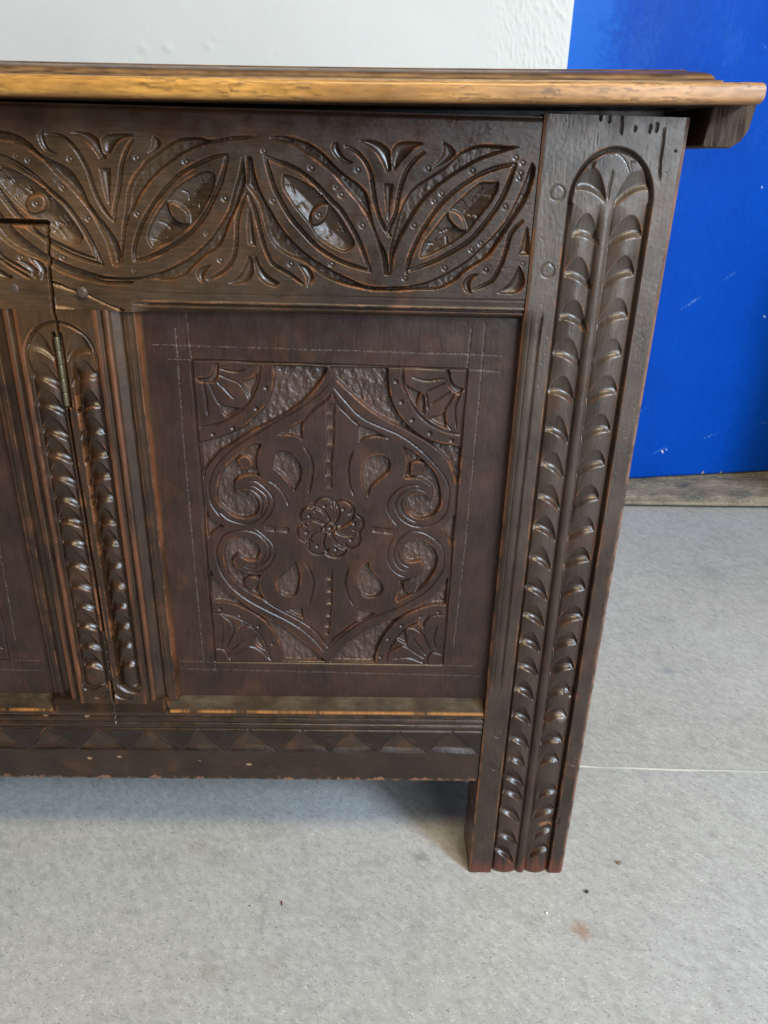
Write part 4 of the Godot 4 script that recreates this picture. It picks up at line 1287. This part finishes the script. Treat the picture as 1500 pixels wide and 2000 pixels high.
func cleat_color(p: Vector3) -> Color:
	var g := grain(p.x * 1000.0, p.y * 1000.0 + p.z * 500.0, true)
	var c := Color(0.050, 0.033, 0.022) * maxf(0.15, 1.0 + 1.6 * g + 0.5 * broad.get_noise_2d(p.x * 6000.0, p.y * 2000.0))
	c.a = 1.0
	return c


func quad(st: SurfaceTool, q: Array, color: Callable) -> void:
	var n: Vector3 = (q[1] - q[0]).cross(q[3] - q[0]).normalized()
	for k in [0, 2, 1, 0, 3, 2]:
		st.set_normal(n)
		st.set_color(color.call(q[k]))
		st.add_vertex(q[k])


func fan(st: SurfaceTool, t: Array, color: Callable, n: int) -> void:
	var normal: Vector3 = (t[2] - t[0]).cross(t[1] - t[0]).normalized()
	for i in n:
		for j in n - i:
			var p := func(a: int, b: int) -> Vector3: return t[0] + (t[1] - t[0]) * (float(a) / n) + (t[2] - t[0]) * (float(b) / n)
			var tris := [[i, j], [i + 1, j], [i, j + 1]]
			if j < n - i - 1:
				tris.append_array([[i + 1, j], [i + 1, j + 1], [i, j + 1]])
			for k in tris:
				var v: Vector3 = p.call(k[0], k[1])
				st.set_normal(normal)
				st.set_color(color.call(v))
				st.add_vertex(v)


func lid_lift(x: float) -> float:
	# the lid has warped: it lifts towards the right-hand end
	var u := clampf(x, -0.29, 0.26) + 0.29
	return 0.6783 + 0.0018 * u + 0.0222 * u * u


func build_lid(chest: Node3D) -> void:
	# profile: inset from the outer edge and height over the underside (mm)
	var prof := [[30, 0.0], [5.0, 0.0]]
	for i in 23:
		var a := -PI * 0.5 + PI * i / 22.0
		var sx := cos(a)
		prof.append([5.0 - 5.0 * pow(sx, 0.55), 6.0 + 6.0 * signf(sin(a)) * pow(absf(sin(a)), 0.75)])
	prof.append_array([[9, 12.1], [18.5, 12.4], [19.0, 12.8], [19.2, 14.0], [19.8, 14.5], [22.5, 14.7], [23.0, 15.0], [23.6, 16.4], [25.2, 18.0], [28.5, 19.3], [33, 20.2], [36.5, 20.6], [37.2, 21.4], [38.5, 21.7], [60, 21.8]])
	var left := -1.0525
	var right := 0.2350
	var front := 0.0285
	var back := -0.512
	var st := SurfaceTool.new()
	var pos := PackedVector3Array()
	var col := PackedColorArray()
	var ids := PackedInt32Array()
	var nk := prof.size()
	var runs := [[Vector2(left, front), Vector2(right, front), 1, 1, Vector2(0, -1), 1300], [Vector2(right, front), Vector2(right, back), -1, 1, Vector2(-1, 0), 160], [Vector2(right, back), Vector2(left, back), -1, -1, Vector2(0, 1), 60], [Vector2(left, back), Vector2(left, front), 1, -1, Vector2(1, 0), 60]]
	var inset_dir := [[Vector2(1, -1), Vector2(-1, -1)], [Vector2(-1, -1), Vector2(-1, 1)], [Vector2(-1, 1), Vector2(1, 1)], [Vector2(1, 1), Vector2(1, -1)]]
	for r in 4:
		var n: int = runs[r][5]
		var first := pos.size()
		for i in n + 1:
			for k in nk:
				var o: float = prof[k][0] * 0.001
				var a: Vector2 = runs[r][0] + inset_dir[r][0] * o
				var b: Vector2 = runs[r][1] + inset_dir[r][1] * o
				var t := float(i) / n
				if r == 0:
					t = 1.0 - pow(1.0 - t, 1.6)
				var p := a.lerp(b, t)
				var dent := 0.0
				if k > 4 and k < 23:
					dent = 0.00035 * broad.get_noise_2d(p.x * 3000.0, p.y * 3000.0 + k * 3.0)
				var q := Vector3(p.x, lid_lift(p.x) + prof[k][1] * 0.001 + dent, p.y)
				pos.append(q)
				col.append(lid_color(q, k, prof[k][0], prof[k][1], r % 2 == 1))
		for i in n:
			for k in nk - 1:
				var a := first + i * nk + k
				ids.append_array([a, a + 1, a + nk, a + 1, a + nk + 1, a + nk])
	# the flat top and underside
	for face in [[nk - 1, 0.060, 21.8, true], [0, 0.030, 0.0, false]]:
		var first := pos.size()
		var o: float = face[1]
		for i in 121:
			for j in 41:
				var x := lerpf(left + o, right - o, i / 120.0)
				var z := lerpf(front - o, back + o, j / 40.0)
				var q := Vector3(x, lid_lift(x) + face[2] * 0.001, z)
				pos.append(q)
				col.append(lid_color(q, face[0], 60.0, face[2], false))
		for i in 120:
			for j in 40:
				var a := first + i * 41 + j
				if face[3]:
					ids.append_array([a, a + 1, a + 41, a + 1, a + 42, a + 41])
				else:
					ids.append_array([a, a + 41, a + 1, a + 1, a + 41, a + 42])
	var arrays := []
	arrays.resize(Mesh.ARRAY_MAX)
	arrays[Mesh.ARRAY_VERTEX] = pos
	arrays[Mesh.ARRAY_COLOR] = col
	arrays[Mesh.ARRAY_INDEX] = ids
	var raw := ArrayMesh.new()
	raw.add_surface_from_arrays(Mesh.PRIMITIVE_TRIANGLES, arrays)
	st.create_from(raw, 0)
	st.generate_normals()
	var lid := part("lid", st.commit(), oak(0.30), chest)
	lid.set_meta("label", "lid with a rounded golden front edge and a stepped moulding above it")


func lid_color(p: Vector3, k: int, inset: float, high: float, end: bool) -> Color:
	var x := p.x * 1000.0
	var y := high * 1.3 + p.z * 200.0
	var g := grain(x, y, false)
	if end:
		g = grain(p.z * 1000.0, y, false)
	var dark := DARK * 1.5 * (1.0 + 0.5 * g)
	var gold := Color(0.38, 0.185, 0.042).lerp(Color(0.36, 0.19, 0.08), clampf((x + 60.0) / 280.0, 0.0, 1.0)) * maxf(0.3, 1.0 + 0.85 * g)
	var c := dark
	if k >= 1 and inset < 12.0:
		c = gold
		# dark checks along the grain, darker clouds of old stain
		var fleck := clampf(9.0 * fine.get_noise_2d(x * 0.75, y * 13.0) - 1.6, 0.0, 1.0) * clampf(0.65 + 2.6 * broad.get_noise_2d(x * 1.5 + 500.0, y * 2.0), 0.0, 1.0)
		var stain := clampf(2.6 * broad.get_noise_2d(x * 0.9, y * 3.0 + 60.0) - 0.30 + 0.9 * g + 0.5 * fine.get_noise_2d(x * 1.2, y * 5.0), 0.0, 1.0)
		c = c.lerp(Color(0.20, 0.085, 0.020), clampf(0.3 + 1.6 * broad.get_noise_2d(x * 0.5 + 44.0, y * 1.3), 0.0, 1.0) * 0.55)
		c = c.lerp(DARK * 1.2, fleck * 0.6)
		c = c.lerp(Color(0.085, 0.036, 0.015), stain * 0.28)
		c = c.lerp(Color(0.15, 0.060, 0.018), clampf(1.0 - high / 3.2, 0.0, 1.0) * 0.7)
		if k <= 1:
			c = dark
	elif k in [27, 28, 31, 32, 37]:
		c = dark.lerp(Color(0.24, 0.125, 0.045), clampf(0.45 + 1.2 * broad.get_noise_1d(x * 2.5 + k * 60.0), 0.0, 1.0) * 0.75)
	elif k >= 25:
		c = dark.lerp(Color(0.13, 0.065, 0.028), clampf(0.35 + 1.0 * broad.get_noise_2d(x * 1.5, k * 30.0), 0.0, 1.0))
	c.a = 1.0
	return c


# ---------------------------------------------------------------- surroundings
func sheet(xs: Array, ys: Array, at: Callable, color: Callable) -> ArrayMesh:
	# a surface over a grid of unevenly spaced lines; at(u, v) gives its point
	var pos := PackedVector3Array()
	var col := PackedColorArray()
	var ids := PackedInt32Array()
	for v in ys:
		for u in xs:
			pos.append(at.call(u, v))
			col.append(color.call(u, v))
	var n := xs.size()
	for j in ys.size() - 1:
		for i in n - 1:
			var a := j * n + i
			ids.append_array([a, a + n, a + 1, a + 1, a + n, a + n + 1])
	var arrays := []
	arrays.resize(Mesh.ARRAY_MAX)
	arrays[Mesh.ARRAY_VERTEX] = pos
	arrays[Mesh.ARRAY_COLOR] = col
	arrays[Mesh.ARRAY_INDEX] = ids
	var raw := ArrayMesh.new()
	raw.add_surface_from_arrays(Mesh.PRIMITIVE_TRIANGLES, arrays)
	var st := SurfaceTool.new()
	st.create_from(raw, 0)
	st.generate_normals()
	return st.commit()


func lines(stops: Array) -> Array:
	# [from, step, to, step, to ...]
	var out := [stops[0]]
	for i in range(1, stops.size(), 2):
		var a: float = out[-1]
		var n := maxi(1, int(round(absf(stops[i + 1] - a) / stops[i])))
		for k in n:
			out.append(lerpf(a, stops[i + 1], (k + 1.0) / n))
	return out


func speckle(size: int, freq: float, octaves: int, lo: Color, hi: Color, seed_: int, kind := FastNoiseLite.TYPE_SIMPLEX) -> NoiseTexture2D:
	var t := NoiseTexture2D.new()
	t.width = size
	t.height = size
	t.seamless = true
	var n := FastNoiseLite.new()
	n.seed = seed_
	n.noise_type = kind
	n.frequency = freq
	n.fractal_octaves = octaves
	n.fractal_gain = 0.75
	t.noise = n
	var g := Gradient.new()
	g.set_color(0, lo)
	g.set_color(1, hi)
	t.color_ramp = g
	return t


func trowelled(size: int) -> ImageTexture:
	# the close flecking of worn concrete: short strokes lighter and darker than the ground, with a few pits
	var v := PackedFloat32Array()
	v.resize(size * size)
	v.fill(0.80)
	var rng := RandomNumberGenerator.new()
	rng.seed = 77
	for i in size * size / 24:
		var x := rng.randf() * size
		var y := rng.randf() * size
		var a := rng.randfn(0.35, 0.5)
		var l := rng.randf_range(2.0, 8.0)
		var d := rng.randfn(0.0, 0.12)
		if rng.randf() < 0.02:
			d = -0.28
			l = 2.5
		var thick := 2 if rng.randf() < 0.45 else 1
		for k in int(l):
			for w in thick:
				var n := (int(y + sin(a) * k + w) & (size - 1)) * size + (int(x + cos(a) * k) & (size - 1))
				v[n] = v[n] * 0.55 + (0.80 + d * 1.5) * 0.45 if d < 0.0 else v[n] + d * 0.5
	var bytes := PackedByteArray()
	bytes.resize(size * size)
	for n in size * size:
		bytes[n] = int(clampf(v[n] + rng.randf_range(-0.03, 0.03), 0.2, 1.0) * 255.0)
	return ImageTexture.create_from_image(Image.create_from_data(size, size, false, Image.FORMAT_L8, bytes))


func blot(p: Vector2, at: Vector2, r: float) -> float:
	var g := p.distance_to(at) / r + 0.5 * fine.get_noise_2d(p.x * 9000.0 / (r * 100.0), p.y * 9000.0 / (r * 100.0))
	return clampf(1.4 - 1.4 * g, 0.0, 1.0)


func floor_color(x: float, z: float) -> Color:
	var p := Vector2(x, z)
	var b := broad.get_noise_2d(x * 300.0, z * 300.0)
	var m := fine.get_noise_2d(x * 1500.0 + z * 500.0, z * 2100.0 - x * 400.0)
	var near := 1.0 if x > -1.1 and x < 1.05 and z < 0.65 and z > -0.95 else 0.0
	m *= near
	var v := 1.0 + 0.07 * b + 0.16 * m + near * (0.17 * fine.get_noise_2d(x * 4200.0 - z * 900.0, z * 5200.0 + x * 1500.0) - 0.08 * clampf(3.0 * broad.get_noise_2d(x * 1500.0 + 333.0, z * 2200.0) - 0.5, 0.0, 1.0))
	var c := Color(0.61, 0.603, 0.592) * v
	c = c.lerp(Color(0.59, 0.575, 0.54) * v, clampf(0.3 + 1.6 * broad.get_noise_2d(x * 160.0 + 77.0, z * 160.0), 0.0, 1.0) * 0.6)
	# brown spills, a rust spot, scuffs
	c = c.lerp(Color(0.42, 0.20, 0.09), blot(p, Vector2(0.2056, 0.0625), 0.013) * 0.6)
	c = c.lerp(Color(0.10, 0.10, 0.105), blot(p, Vector2(0.0605, -0.0174), 0.009) * 0.5)
	c = c.lerp(Color(0.30, 0.225, 0.14), blot(p, Vector2(-0.170, -0.030), 0.016) * 0.22)
	c = c.lerp(Color(0.30, 0.24, 0.15), blot(p, Vector2(-0.132, 0.105), 0.018) * 0.25)
	c = c.lerp(Color(0.30, 0.24, 0.16), blot(p, Vector2(-0.075, 0.100), 0.015) * 0.2)
	c = c.lerp(Color(0.26, 0.24, 0.21), blot(p, Vector2(-0.143, -0.020), 0.020) * 0.2)
	c = c.lerp(Color(0.18, 0.25, 0.34), blot(p, Vector2(0.4305, -0.3397), 0.011) * 0.55)
	c = c.lerp(Color(0.18, 0.25, 0.34), blot(p, Vector2(0.4600, -0.3410), 0.006) * 0.4)
	for k in [[0.375, -0.245, 0.020], [0.330, -0.140, 0.014], [0.335, -0.31, 0.012], [0.41, -0.20, 0.010], [0.47, -0.47, 0.03], [0.60, -0.62, 0.05], [0.36, -0.03, 0.012], [0.355, 0.02, 0.008]]:
		c = c.lerp(Color(0.17, 0.17, 0.165), blot(p, Vector2(k[0], k[1]), k[2] * 0.8) * 0.3 * clampf(0.5 + 2.2 * m, 0.0, 1.0))
	var smear := clampf(1.0 - absf(x + 0.093 + 0.05 * (z - 0.05) - 0.002 * sin(z * 40.0)) / 0.004, 0.0, 1.0) * clampf(1.0 - absf(z - 0.055) / 0.07, 0.0, 1.0)
	c = c.lerp(Color(0.20, 0.19, 0.175), smear * 0.35)
	var line := -0.1577 + 0.0306 * x + 0.0006 * sin(x * 23.0) + 0.0003 * sin(x * 71.0)
	if z < line:
		c = c * Color(0.97, 0.955, 0.93)
	c.a = 1.0
	return c


func build_floor() -> void:
	var m := StandardMaterial3D.new()
	m.vertex_color_use_as_albedo = true
	m.roughness = 0.72
	m.metallic_specular = 0.35
	m.albedo_texture = trowelled(1024)
	m.uv1_triplanar = true
	m.uv1_world_triplanar = true
	m.uv1_scale = Vector3(2.3, 2.3, 2.3)
	var xs := lines([-7.0, 0.9, -1.8, 0.1, -1.1, 0.007, -0.5, 0.0045, 0.62, 0.006, 1.05, 0.1, 1.8, 0.9, 7.0])
	var zs := lines([5.0, 0.8, 1.4, 0.1, 0.65, 0.007, 0.20, 0.0045, -0.30, 0.006, -0.95, 0.1, -1.6, 0.5, -4.0])
	var f := part("floor", sheet(xs, zs, func(u: float, v: float) -> Vector3:
		var line := -0.1577 + 0.0306 * u + 0.0006 * sin(u * 23.0) + 0.0003 * sin(u * 71.0)
		var dip := -0.0006 * clampf(1.0 - absf(v - line) / 0.006, 0.0, 1.0)
		return Vector3(u, dip, v), floor_color), m, self)
	f.set_meta("kind", "structure")
	f.set_meta("label", "pale grey concrete floor with a filled joint and small stains")


func build_joint() -> void:
	# pale filler standing a little proud in the joint between two pours
	var m := StandardMaterial3D.new()
	m.vertex_color_use_as_albedo = true
	m.roughness = 0.8
	var o := part("floor_joint", sheet(lines([-3.0, 0.2, -0.2, 0.004, 1.0, 0.2, 3.0]), lines([-1.0, 0.25, 1.0]), func(u: float, v: float) -> Vector3:
		var line := -0.1577 + 0.0306 * u + 0.0006 * sin(u * 23.0) + 0.0003 * sin(u * 71.0)
		var w := 0.0014 + 0.0012 * broad.get_noise_1d(u * 900.0)
		return Vector3(u, 0.0015 * (1.0 - v * v) - 0.0004, line + w * v), func(u: float, _v: float) -> Color:
		var c := Color(0.40, 0.385, 0.335).lerp(Color(0.29, 0.285, 0.265), clampf(0.4 + 1.8 * broad.get_noise_1d(u * 700.0 + 20.0), 0.0, 1.0))
		c.a = 1.0
		return c), m, self)
	o.set_meta("kind", "structure")


func build_wall() -> void:
	var m := StandardMaterial3D.new()
	m.vertex_color_use_as_albedo = true
	m.roughness = 0.75
	m.metallic_specular = 0.3
	m.heightmap_enabled = true
	m.heightmap_texture = speckle(512, 0.03, 4, Color.BLACK, Color.WHITE, 41)
	m.heightmap_scale = 0.02
	m.uv1_triplanar = true
	m.uv1_world_triplanar = true
	m.uv1_scale = Vector3(2.5, 2.5, 2.5)
	var edge := 0.3235
	var z0 := -0.925
	var flake := func(u: float, v: float) -> float:
		# paint lifting and flaking towards the wall's end
		var near := clampf((u - 0.17) / 0.06, 0.0, 1.0) * clampf((edge - 0.002 - u) / 0.01, 0.0, 1.0)
		var n := fine.get_noise_2d(u * 2600.0 + 6.0 * broad.get_noise_2d(u * 900.0, v * 900.0), v * 700.0)
		return near * clampf(n * 2.2 - 0.25, 0.0, 1.0)
	var xs := lines([-3.5, 0.5, -0.9, 0.05, -0.50, 0.006, 0.10, 0.0025, edge])
	var ys := lines([0.0, 0.2, 0.60, 0.04, 0.72, 0.0035, 0.90, 0.05, 1.2, 0.3, 2.4])
	var face := func(u: float, v: float) -> Vector3:
		var lump := 0.0
		for q in [[-0.380, 0.803, 0.011], [-0.340, 0.804, 0.010], [-0.272, 0.807, 0.006], [-0.258, 0.820, 0.004], [-0.155, 0.798, 0.005], [-0.173, 0.792, 0.004]]:
			lump += 0.0016 * exp(-Vector2(u - q[0], v - q[1]).length_squared() / (q[2] * q[2] * 0.35))
		return Vector3(u, v, z0 + lump + 0.0016 * broad.get_noise_2d(u * 320.0, v * 320.0) + 0.0018 * flake.call(u, v) - 0.004 * pow(clampf((u - edge + 0.004) / 0.004, 0.0, 1.0), 2.0))
	var paint := func(u: float, v: float) -> Color:
		var c := Color(0.535, 0.54, 0.525) * (1.0 + 0.03 * broad.get_noise_2d(u * 240.0, v * 240.0))
		for q in [[-0.380, 0.800, 0.010], [-0.341, 0.803, 0.009]]:
			c = c.lerp(Color(0.50, 0.51, 0.49), 0.45 * exp(-Vector2((u - q[0]) * 1.4, v - q[1]).length_squared() / (q[2] * q[2])))
		c = c.lerp(Color(0.46, 0.45, 0.41), clampf((flake.call(u, v) - 0.3) * 2.0, 0.0, 1.0) * clampf(0.2 + fine.get_noise_2d(u * 4000.0, v * 1500.0) * 2.0, 0.0, 1.0) * 0.7)
		c.a = 1.0
		return c
	var o := Node3D.new()
	o.name = "white_wall"
	add_child(o)
	tag(o, "white painted wall with flaking paint behind the carved chest", "wall")
	part("wall_face", sheet(xs, ys, face, paint), m, o)
	var white := func(_p: Vector3) -> Color: return Color(0.74, 0.745, 0.73)
	part("wall_core", block(Vector3(-3.5, 0.0, -1.14), Vector3(edge - 0.001, 2.4, -0.9305), white), m, o)


func build_door() -> void:
	var turn := deg_to_rad(10.4)
	var o := Node3D.new()
	o.name = "blue_door"
	add_child(o)
	tag(o, "scuffed bright blue door standing ajar to the right of the white wall", "door")
	o.position = Vector3(0.328, 0.0, -0.9530)
	o.rotation.y = turn
	var m := StandardMaterial3D.new()
	m.vertex_color_use_as_albedo = true
	m.roughness = 0.4
	m.metallic_specular = 0.22
	m.heightmap_enabled = true
	m.heightmap_texture = speckle(512, 0.012, 4, Color.BLACK, Color.WHITE, 51)
	m.heightmap_scale = 0.02
	m.uv1_triplanar = true
	m.uv1_scale = Vector3(3.0, 3.0, 3.0)
	var rng := RandomNumberGenerator.new()
	rng.seed = 12
	var specks := []
	for i in 26:
		specks.append([rng.randf_range(0.02, 0.72), rng.randf_range(0.05, 0.86) if i % 3 else rng.randf_range(0.70, 0.86), pow(rng.randf(), 2.5) * 0.0034 + 0.0010, rng.randf_range(0.3, 1.7)])
	var strokes := []
	for i in 16:
		strokes.append([rng.randf_range(0.05, 0.62), rng.randf_range(0.06, 0.86), rng.randf_range(-0.5, 0.6), rng.randf_range(0.012, 0.045), rng.randf_range(0.25, 0.6)])
	var blue := func(u: float, v: float) -> Color:
		var c := Color(0.0010, 0.047, 0.315) * (1.0 + 0.16 * broad.get_noise_2d(u * 260.0, v * 260.0) + 0.10 * fine.get_noise_2d(u * 900.0, v * 350.0))
		var rubbed := clampf(2.2 * broad.get_noise_2d(u * 420.0 + 31.0, v * 300.0) + 1.0 * fine.get_noise_2d(u * 1700.0, v * 900.0) - 0.55, 0.0, 1.0) * clampf((v - 0.50) / 0.25, 0.0, 1.0)
		c = c.lerp(Color(0.10, 0.24, 0.55), rubbed * 0.07)
		# a paler, brushed strip down the hinge side
		c = c.lerp(Color(0.006, 0.100, 0.43), clampf((0.10 - u + 0.03 * fine.get_noise_2d(u * 500.0, v * 900.0)) / 0.05, 0.0, 1.0) * 0.75)
		for s in specks:
			var g := Vector2((u - s[0]) * s[3], v - s[1]).length()
			if g < s[2] * 1.6:
				c = c.lerp(Color(0.42, 0.55, 0.74), clampf((s[2] * (1.1 + 0.5 * fine.get_noise_2d(u * 6000.0, v * 6000.0)) - g) / (s[2] * 0.4), 0.0, 1.0) * 0.8)
		for s in strokes:
			var q := Vector2(u - s[0], v - s[1]).rotated(-s[2])
			if absf(q.x) < s[3] and absf(q.y) < 0.0016:
				c = c.lerp(Color(0.16, 0.32, 0.62), s[4] * (1.0 - absf(q.x) / s[3]) * clampf(0.5 + 1.5 * fine.get_noise_2d(u * 5000.0, v * 3000.0), 0.0, 1.0))
		if Vector2(u - 0.316, v - 0.085).length() < 0.0028:
			c = Color(0.55, 0.45, 0.44)
		for q in [[0.425, 0.028], [0.470, 0.026]]:
			if Vector2((u - q[0]) * 1.3, (v - q[1]) * 0.7).length() < 0.0035:
				c = Color(0.40, 0.30, 0.17)
		c.a = 1.0
		return c
	var xs := lines([-0.03, 0.0026, 0.60, 0.01, 0.80])
	var ys := lines([0.025, 0.0032, 0.88, 0.05, 1.2, 0.2, 2.05])
	part("door_face", sheet(xs, ys, func(u: float, v: float) -> Vector3:
		return Vector3(u, v, 0.0008 * broad.get_noise_2d(u * 200.0, v * 200.0) - 0.003 * pow(clampf((0.028 - v) / 0.003, 0.0, 1.0), 2.0)), blue), m, o)
	part("door_core", block(Vector3(-0.03, 0.0255, -0.044), Vector3(0.80, 2.05, -0.0035), func(_p: Vector3) -> Color: return Color(0.004, 0.055, 0.36)), m, o)
	# worn stone sill under the door, and the wall beyond it
	var stone := StandardMaterial3D.new()
	stone.vertex_color_use_as_albedo = true
	stone.roughness = 0.85
	var sill_color := func(u: float, v: float) -> Color:
		var n := broad.get_noise_2d(u * 900.0, v * 1500.0)
		var k := fine.get_noise_2d(u * 1800.0, v * 2600.0)
		var c := Color(0.20, 0.165, 0.115) * (1.0 + 0.5 * n + 0.45 * k)
		c = c.lerp(Color(0.075, 0.075, 0.075), clampf(2.0 * broad.get_noise_2d(u * 1000.0 + 70.0, v * 1300.0) - 0.3, 0.0, 1.0) * 0.7)
		c = c.lerp(Color(0.46, 0.41, 0.31), clampf(3.0 * fine.get_noise_2d(u * 1300.0 + 9.0, v * 1900.0) - 1.1, 0.0, 1.0) * 0.75)
		c.a = 1.0
		return c
	var sill := part("door_sill", sheet(lines([0.3245, 0.0035, 1.05, 0.1, 1.4]), lines([0.0, 0.003, 0.30]), func(u: float, v: float) -> Vector3:
		# v runs up the front edge and then back over the top
		var ledge := -0.9165 - 0.008 * (u - 0.54)
		var bump := 0.0016 * fine.get_noise_2d(u * 700.0, v * 900.0) + 0.0016 * broad.get_noise_2d(u * 600.0, v * 700.0)
		if v < 0.012:
			return Vector3(u, 0.0025 + v, ledge + 0.020 + bump * 0.3 - 0.012 * clampf((0.006 - v) / 0.006, 0.0, 1.0))
		return Vector3(u, 0.0145 + 0.006 * clampf((v - 0.012) / 0.02, 0.0, 1.0) + bump, ledge + 0.019 - (v - 0.012)), sill_color), stone, self)
	tag(sill, "worn stain-mottled door sill on the floor under the blue door", "sill")
	var jamb := part("door_jamb", block(Vector3(0.958, 0.0, -1.14), Vector3(1.9, 2.4, -0.70), func(_p: Vector3) -> Color: return Color(0.66, 0.62, 0.50)), m.duplicate(), self)
	tag(jamb, "pale wall standing to the right of the blue door", "wall")


func lamp(called: String, size: Vector2, color: Color, energy: float, at: Vector3, to: Vector3) -> void:
	var l := AreaLight3D.new()
	l.name = called
	l.area_size = size
	l.light_color = color
	l.light_energy = energy
	l.shadow_enabled = true
	l.area_range = 12.0
	add_child(l)
	l.look_at_from_position(at, to, Vector3.UP)


func crumb(called: String, at: Vector3, size: Vector3, color: Color, seed_: int, label: String, category: String) -> void:
	# a small irregular bit lying on the floor
	var n := FastNoiseLite.new()
	n.seed = seed_
	n.frequency = 0.9
	var st := SurfaceTool.new()
	st.begin(Mesh.PRIMITIVE_TRIANGLES)
	for i in 6:
		for j in 10:
			var q := []
			for d in [[0, 0], [1, 0], [1, 1], [0, 1]]:
				var a: float = PI * (i + d[0]) / 6.0
				var b: float = TAU * (j + d[1]) / 10.0
				var v := Vector3(sin(a) * cos(b), cos(a), sin(a) * sin(b))
				v *= 1.0 + 0.45 * n.get_noise_3dv(v * 1.5)
				q.append(v * size)
			for k in [0, 2, 1, 0, 3, 2]:
				var c: Color = color * (1.0 + 0.5 * n.get_noise_3dv(q[k] * 900.0))
				c.a = 1.0
				st.set_color(c)
				st.add_vertex(q[k])
	st.generate_normals()
	var m := StandardMaterial3D.new()
	m.vertex_color_use_as_albedo = true
	m.roughness = 0.7
	var o := part(called, st.commit(), m, self)
	o.position = at + Vector3(0, size.y * 0.8, 0)
	o.rotation.y = seed_ * 1.3
	tag(o, label, category)


func build_crumbs() -> void:
	crumb("pebble", Vector3(0.2225, 0, 0.0228), Vector3(0.0022, 0.0016, 0.0016), Color(0.035, 0.037, 0.045), 3, "tiny dark pebble on the concrete floor in front of the chest leg", "pebble")
	crumb("leaf_crumb", Vector3(0.2640, 0, -0.0110), Vector3(0.0014, 0.0020, 0.0024), Color(0.17, 0.11, 0.085), 4, "small brown dried crumb standing on the floor right of the chest leg", "debris")
	crumb("wood_splinter", Vector3(-0.0750, 0, 0.0370), Vector3(0.0007, 0.0007, 0.0030), Color(0.13, 0.035, 0.02), 5, "thin reddish brown splinter on the floor in front of the chest", "debris")
	crumb("plaster_crumb", Vector3(0.1780, 0, 0.0460), Vector3(0.0014, 0.0008, 0.0014), Color(0.62, 0.61, 0.58), 6, "tiny white crumb on the floor above the rust spot", "debris")
	crumb("dirt_clod", Vector3(0.8150, 0, -0.8000), Vector3(0.011, 0.005, 0.009), Color(0.05, 0.035, 0.024), 7, "dark clod of dirt on the floor by the door sill", "debris")
	crumb("grit_grain", Vector3(-0.1050, 0, 0.0400), Vector3(0.0007, 0.0006, 0.0007), Color(0.04, 0.04, 0.04), 8, "black speck of grit on the floor left of the reddish splinter", "debris")


func _ready() -> void:
	# camera
	var cam := Camera3D.new()
	cam.name = "camera"
	cam.position = Vector3(0.0, 0.6523, 0.5494)
	cam.rotation_degrees = Vector3(-24.854, -1.440, 1.539)
	cam.fov = 67.21
	cam.near = 0.02
	cam.far = 40.0
	add_child(cam)
	cam.current = true
	# light: an open doorway in front and to the right, and the pale rooms's own bounce
	var env := Environment.new()
	env.background_mode = Environment.BG_COLOR
	env.background_color = Color(0.84, 0.90, 1.0)
	env.background_energy_multiplier = 0.08
	env.tonemap_mode = Environment.TONE_MAPPER_LINEAR
	env.tonemap_exposure = 1.07
	env.sdfgi_enabled = true
	env.ssao_enabled = true
	env.ssil_enabled = true
	var we := WorldEnvironment.new()
	we.name = "surroundings"
	we.environment = env
	add_child(we)
	lamp("doorway_daylight", Vector2(0.8, 1.0), Color(0.83, 0.92, 1.0), 16.5, Vector3(2.15, 2.1, 2.15), Vector3(0.0, 0.2, 0.0))
	lamp("doorway_sky", Vector2(1.3, 2.1), Color(0.95, 0.975, 1.0), 5.6, Vector3(1.35, 1.2, 2.9), Vector3(0.1, 0.5, 0.0))
	lamp("ceiling_light", Vector2(1.2, 0.4), Color(1.0, 0.905, 0.72), 5.0, Vector3(0.25, 2.6, 1.25), Vector3(0.0, 0.2, 0.0))

	fine.seed = 11
	fine.frequency = 0.08
	fine.fractal_octaves = 3
	broad.seed = 23
	broad.frequency = 0.012
	broad.fractal_octaves = 3
	chips.seed = 37
	chips.noise_type = FastNoiseLite.TYPE_CELLULAR
	chips.cellular_return_type = FastNoiseLite.RETURN_DISTANCE
	chips.frequency = 0.14

	build_floor()
	build_joint()
	build_wall()
	build_door()
	build_coffer()
	build_crumbs()
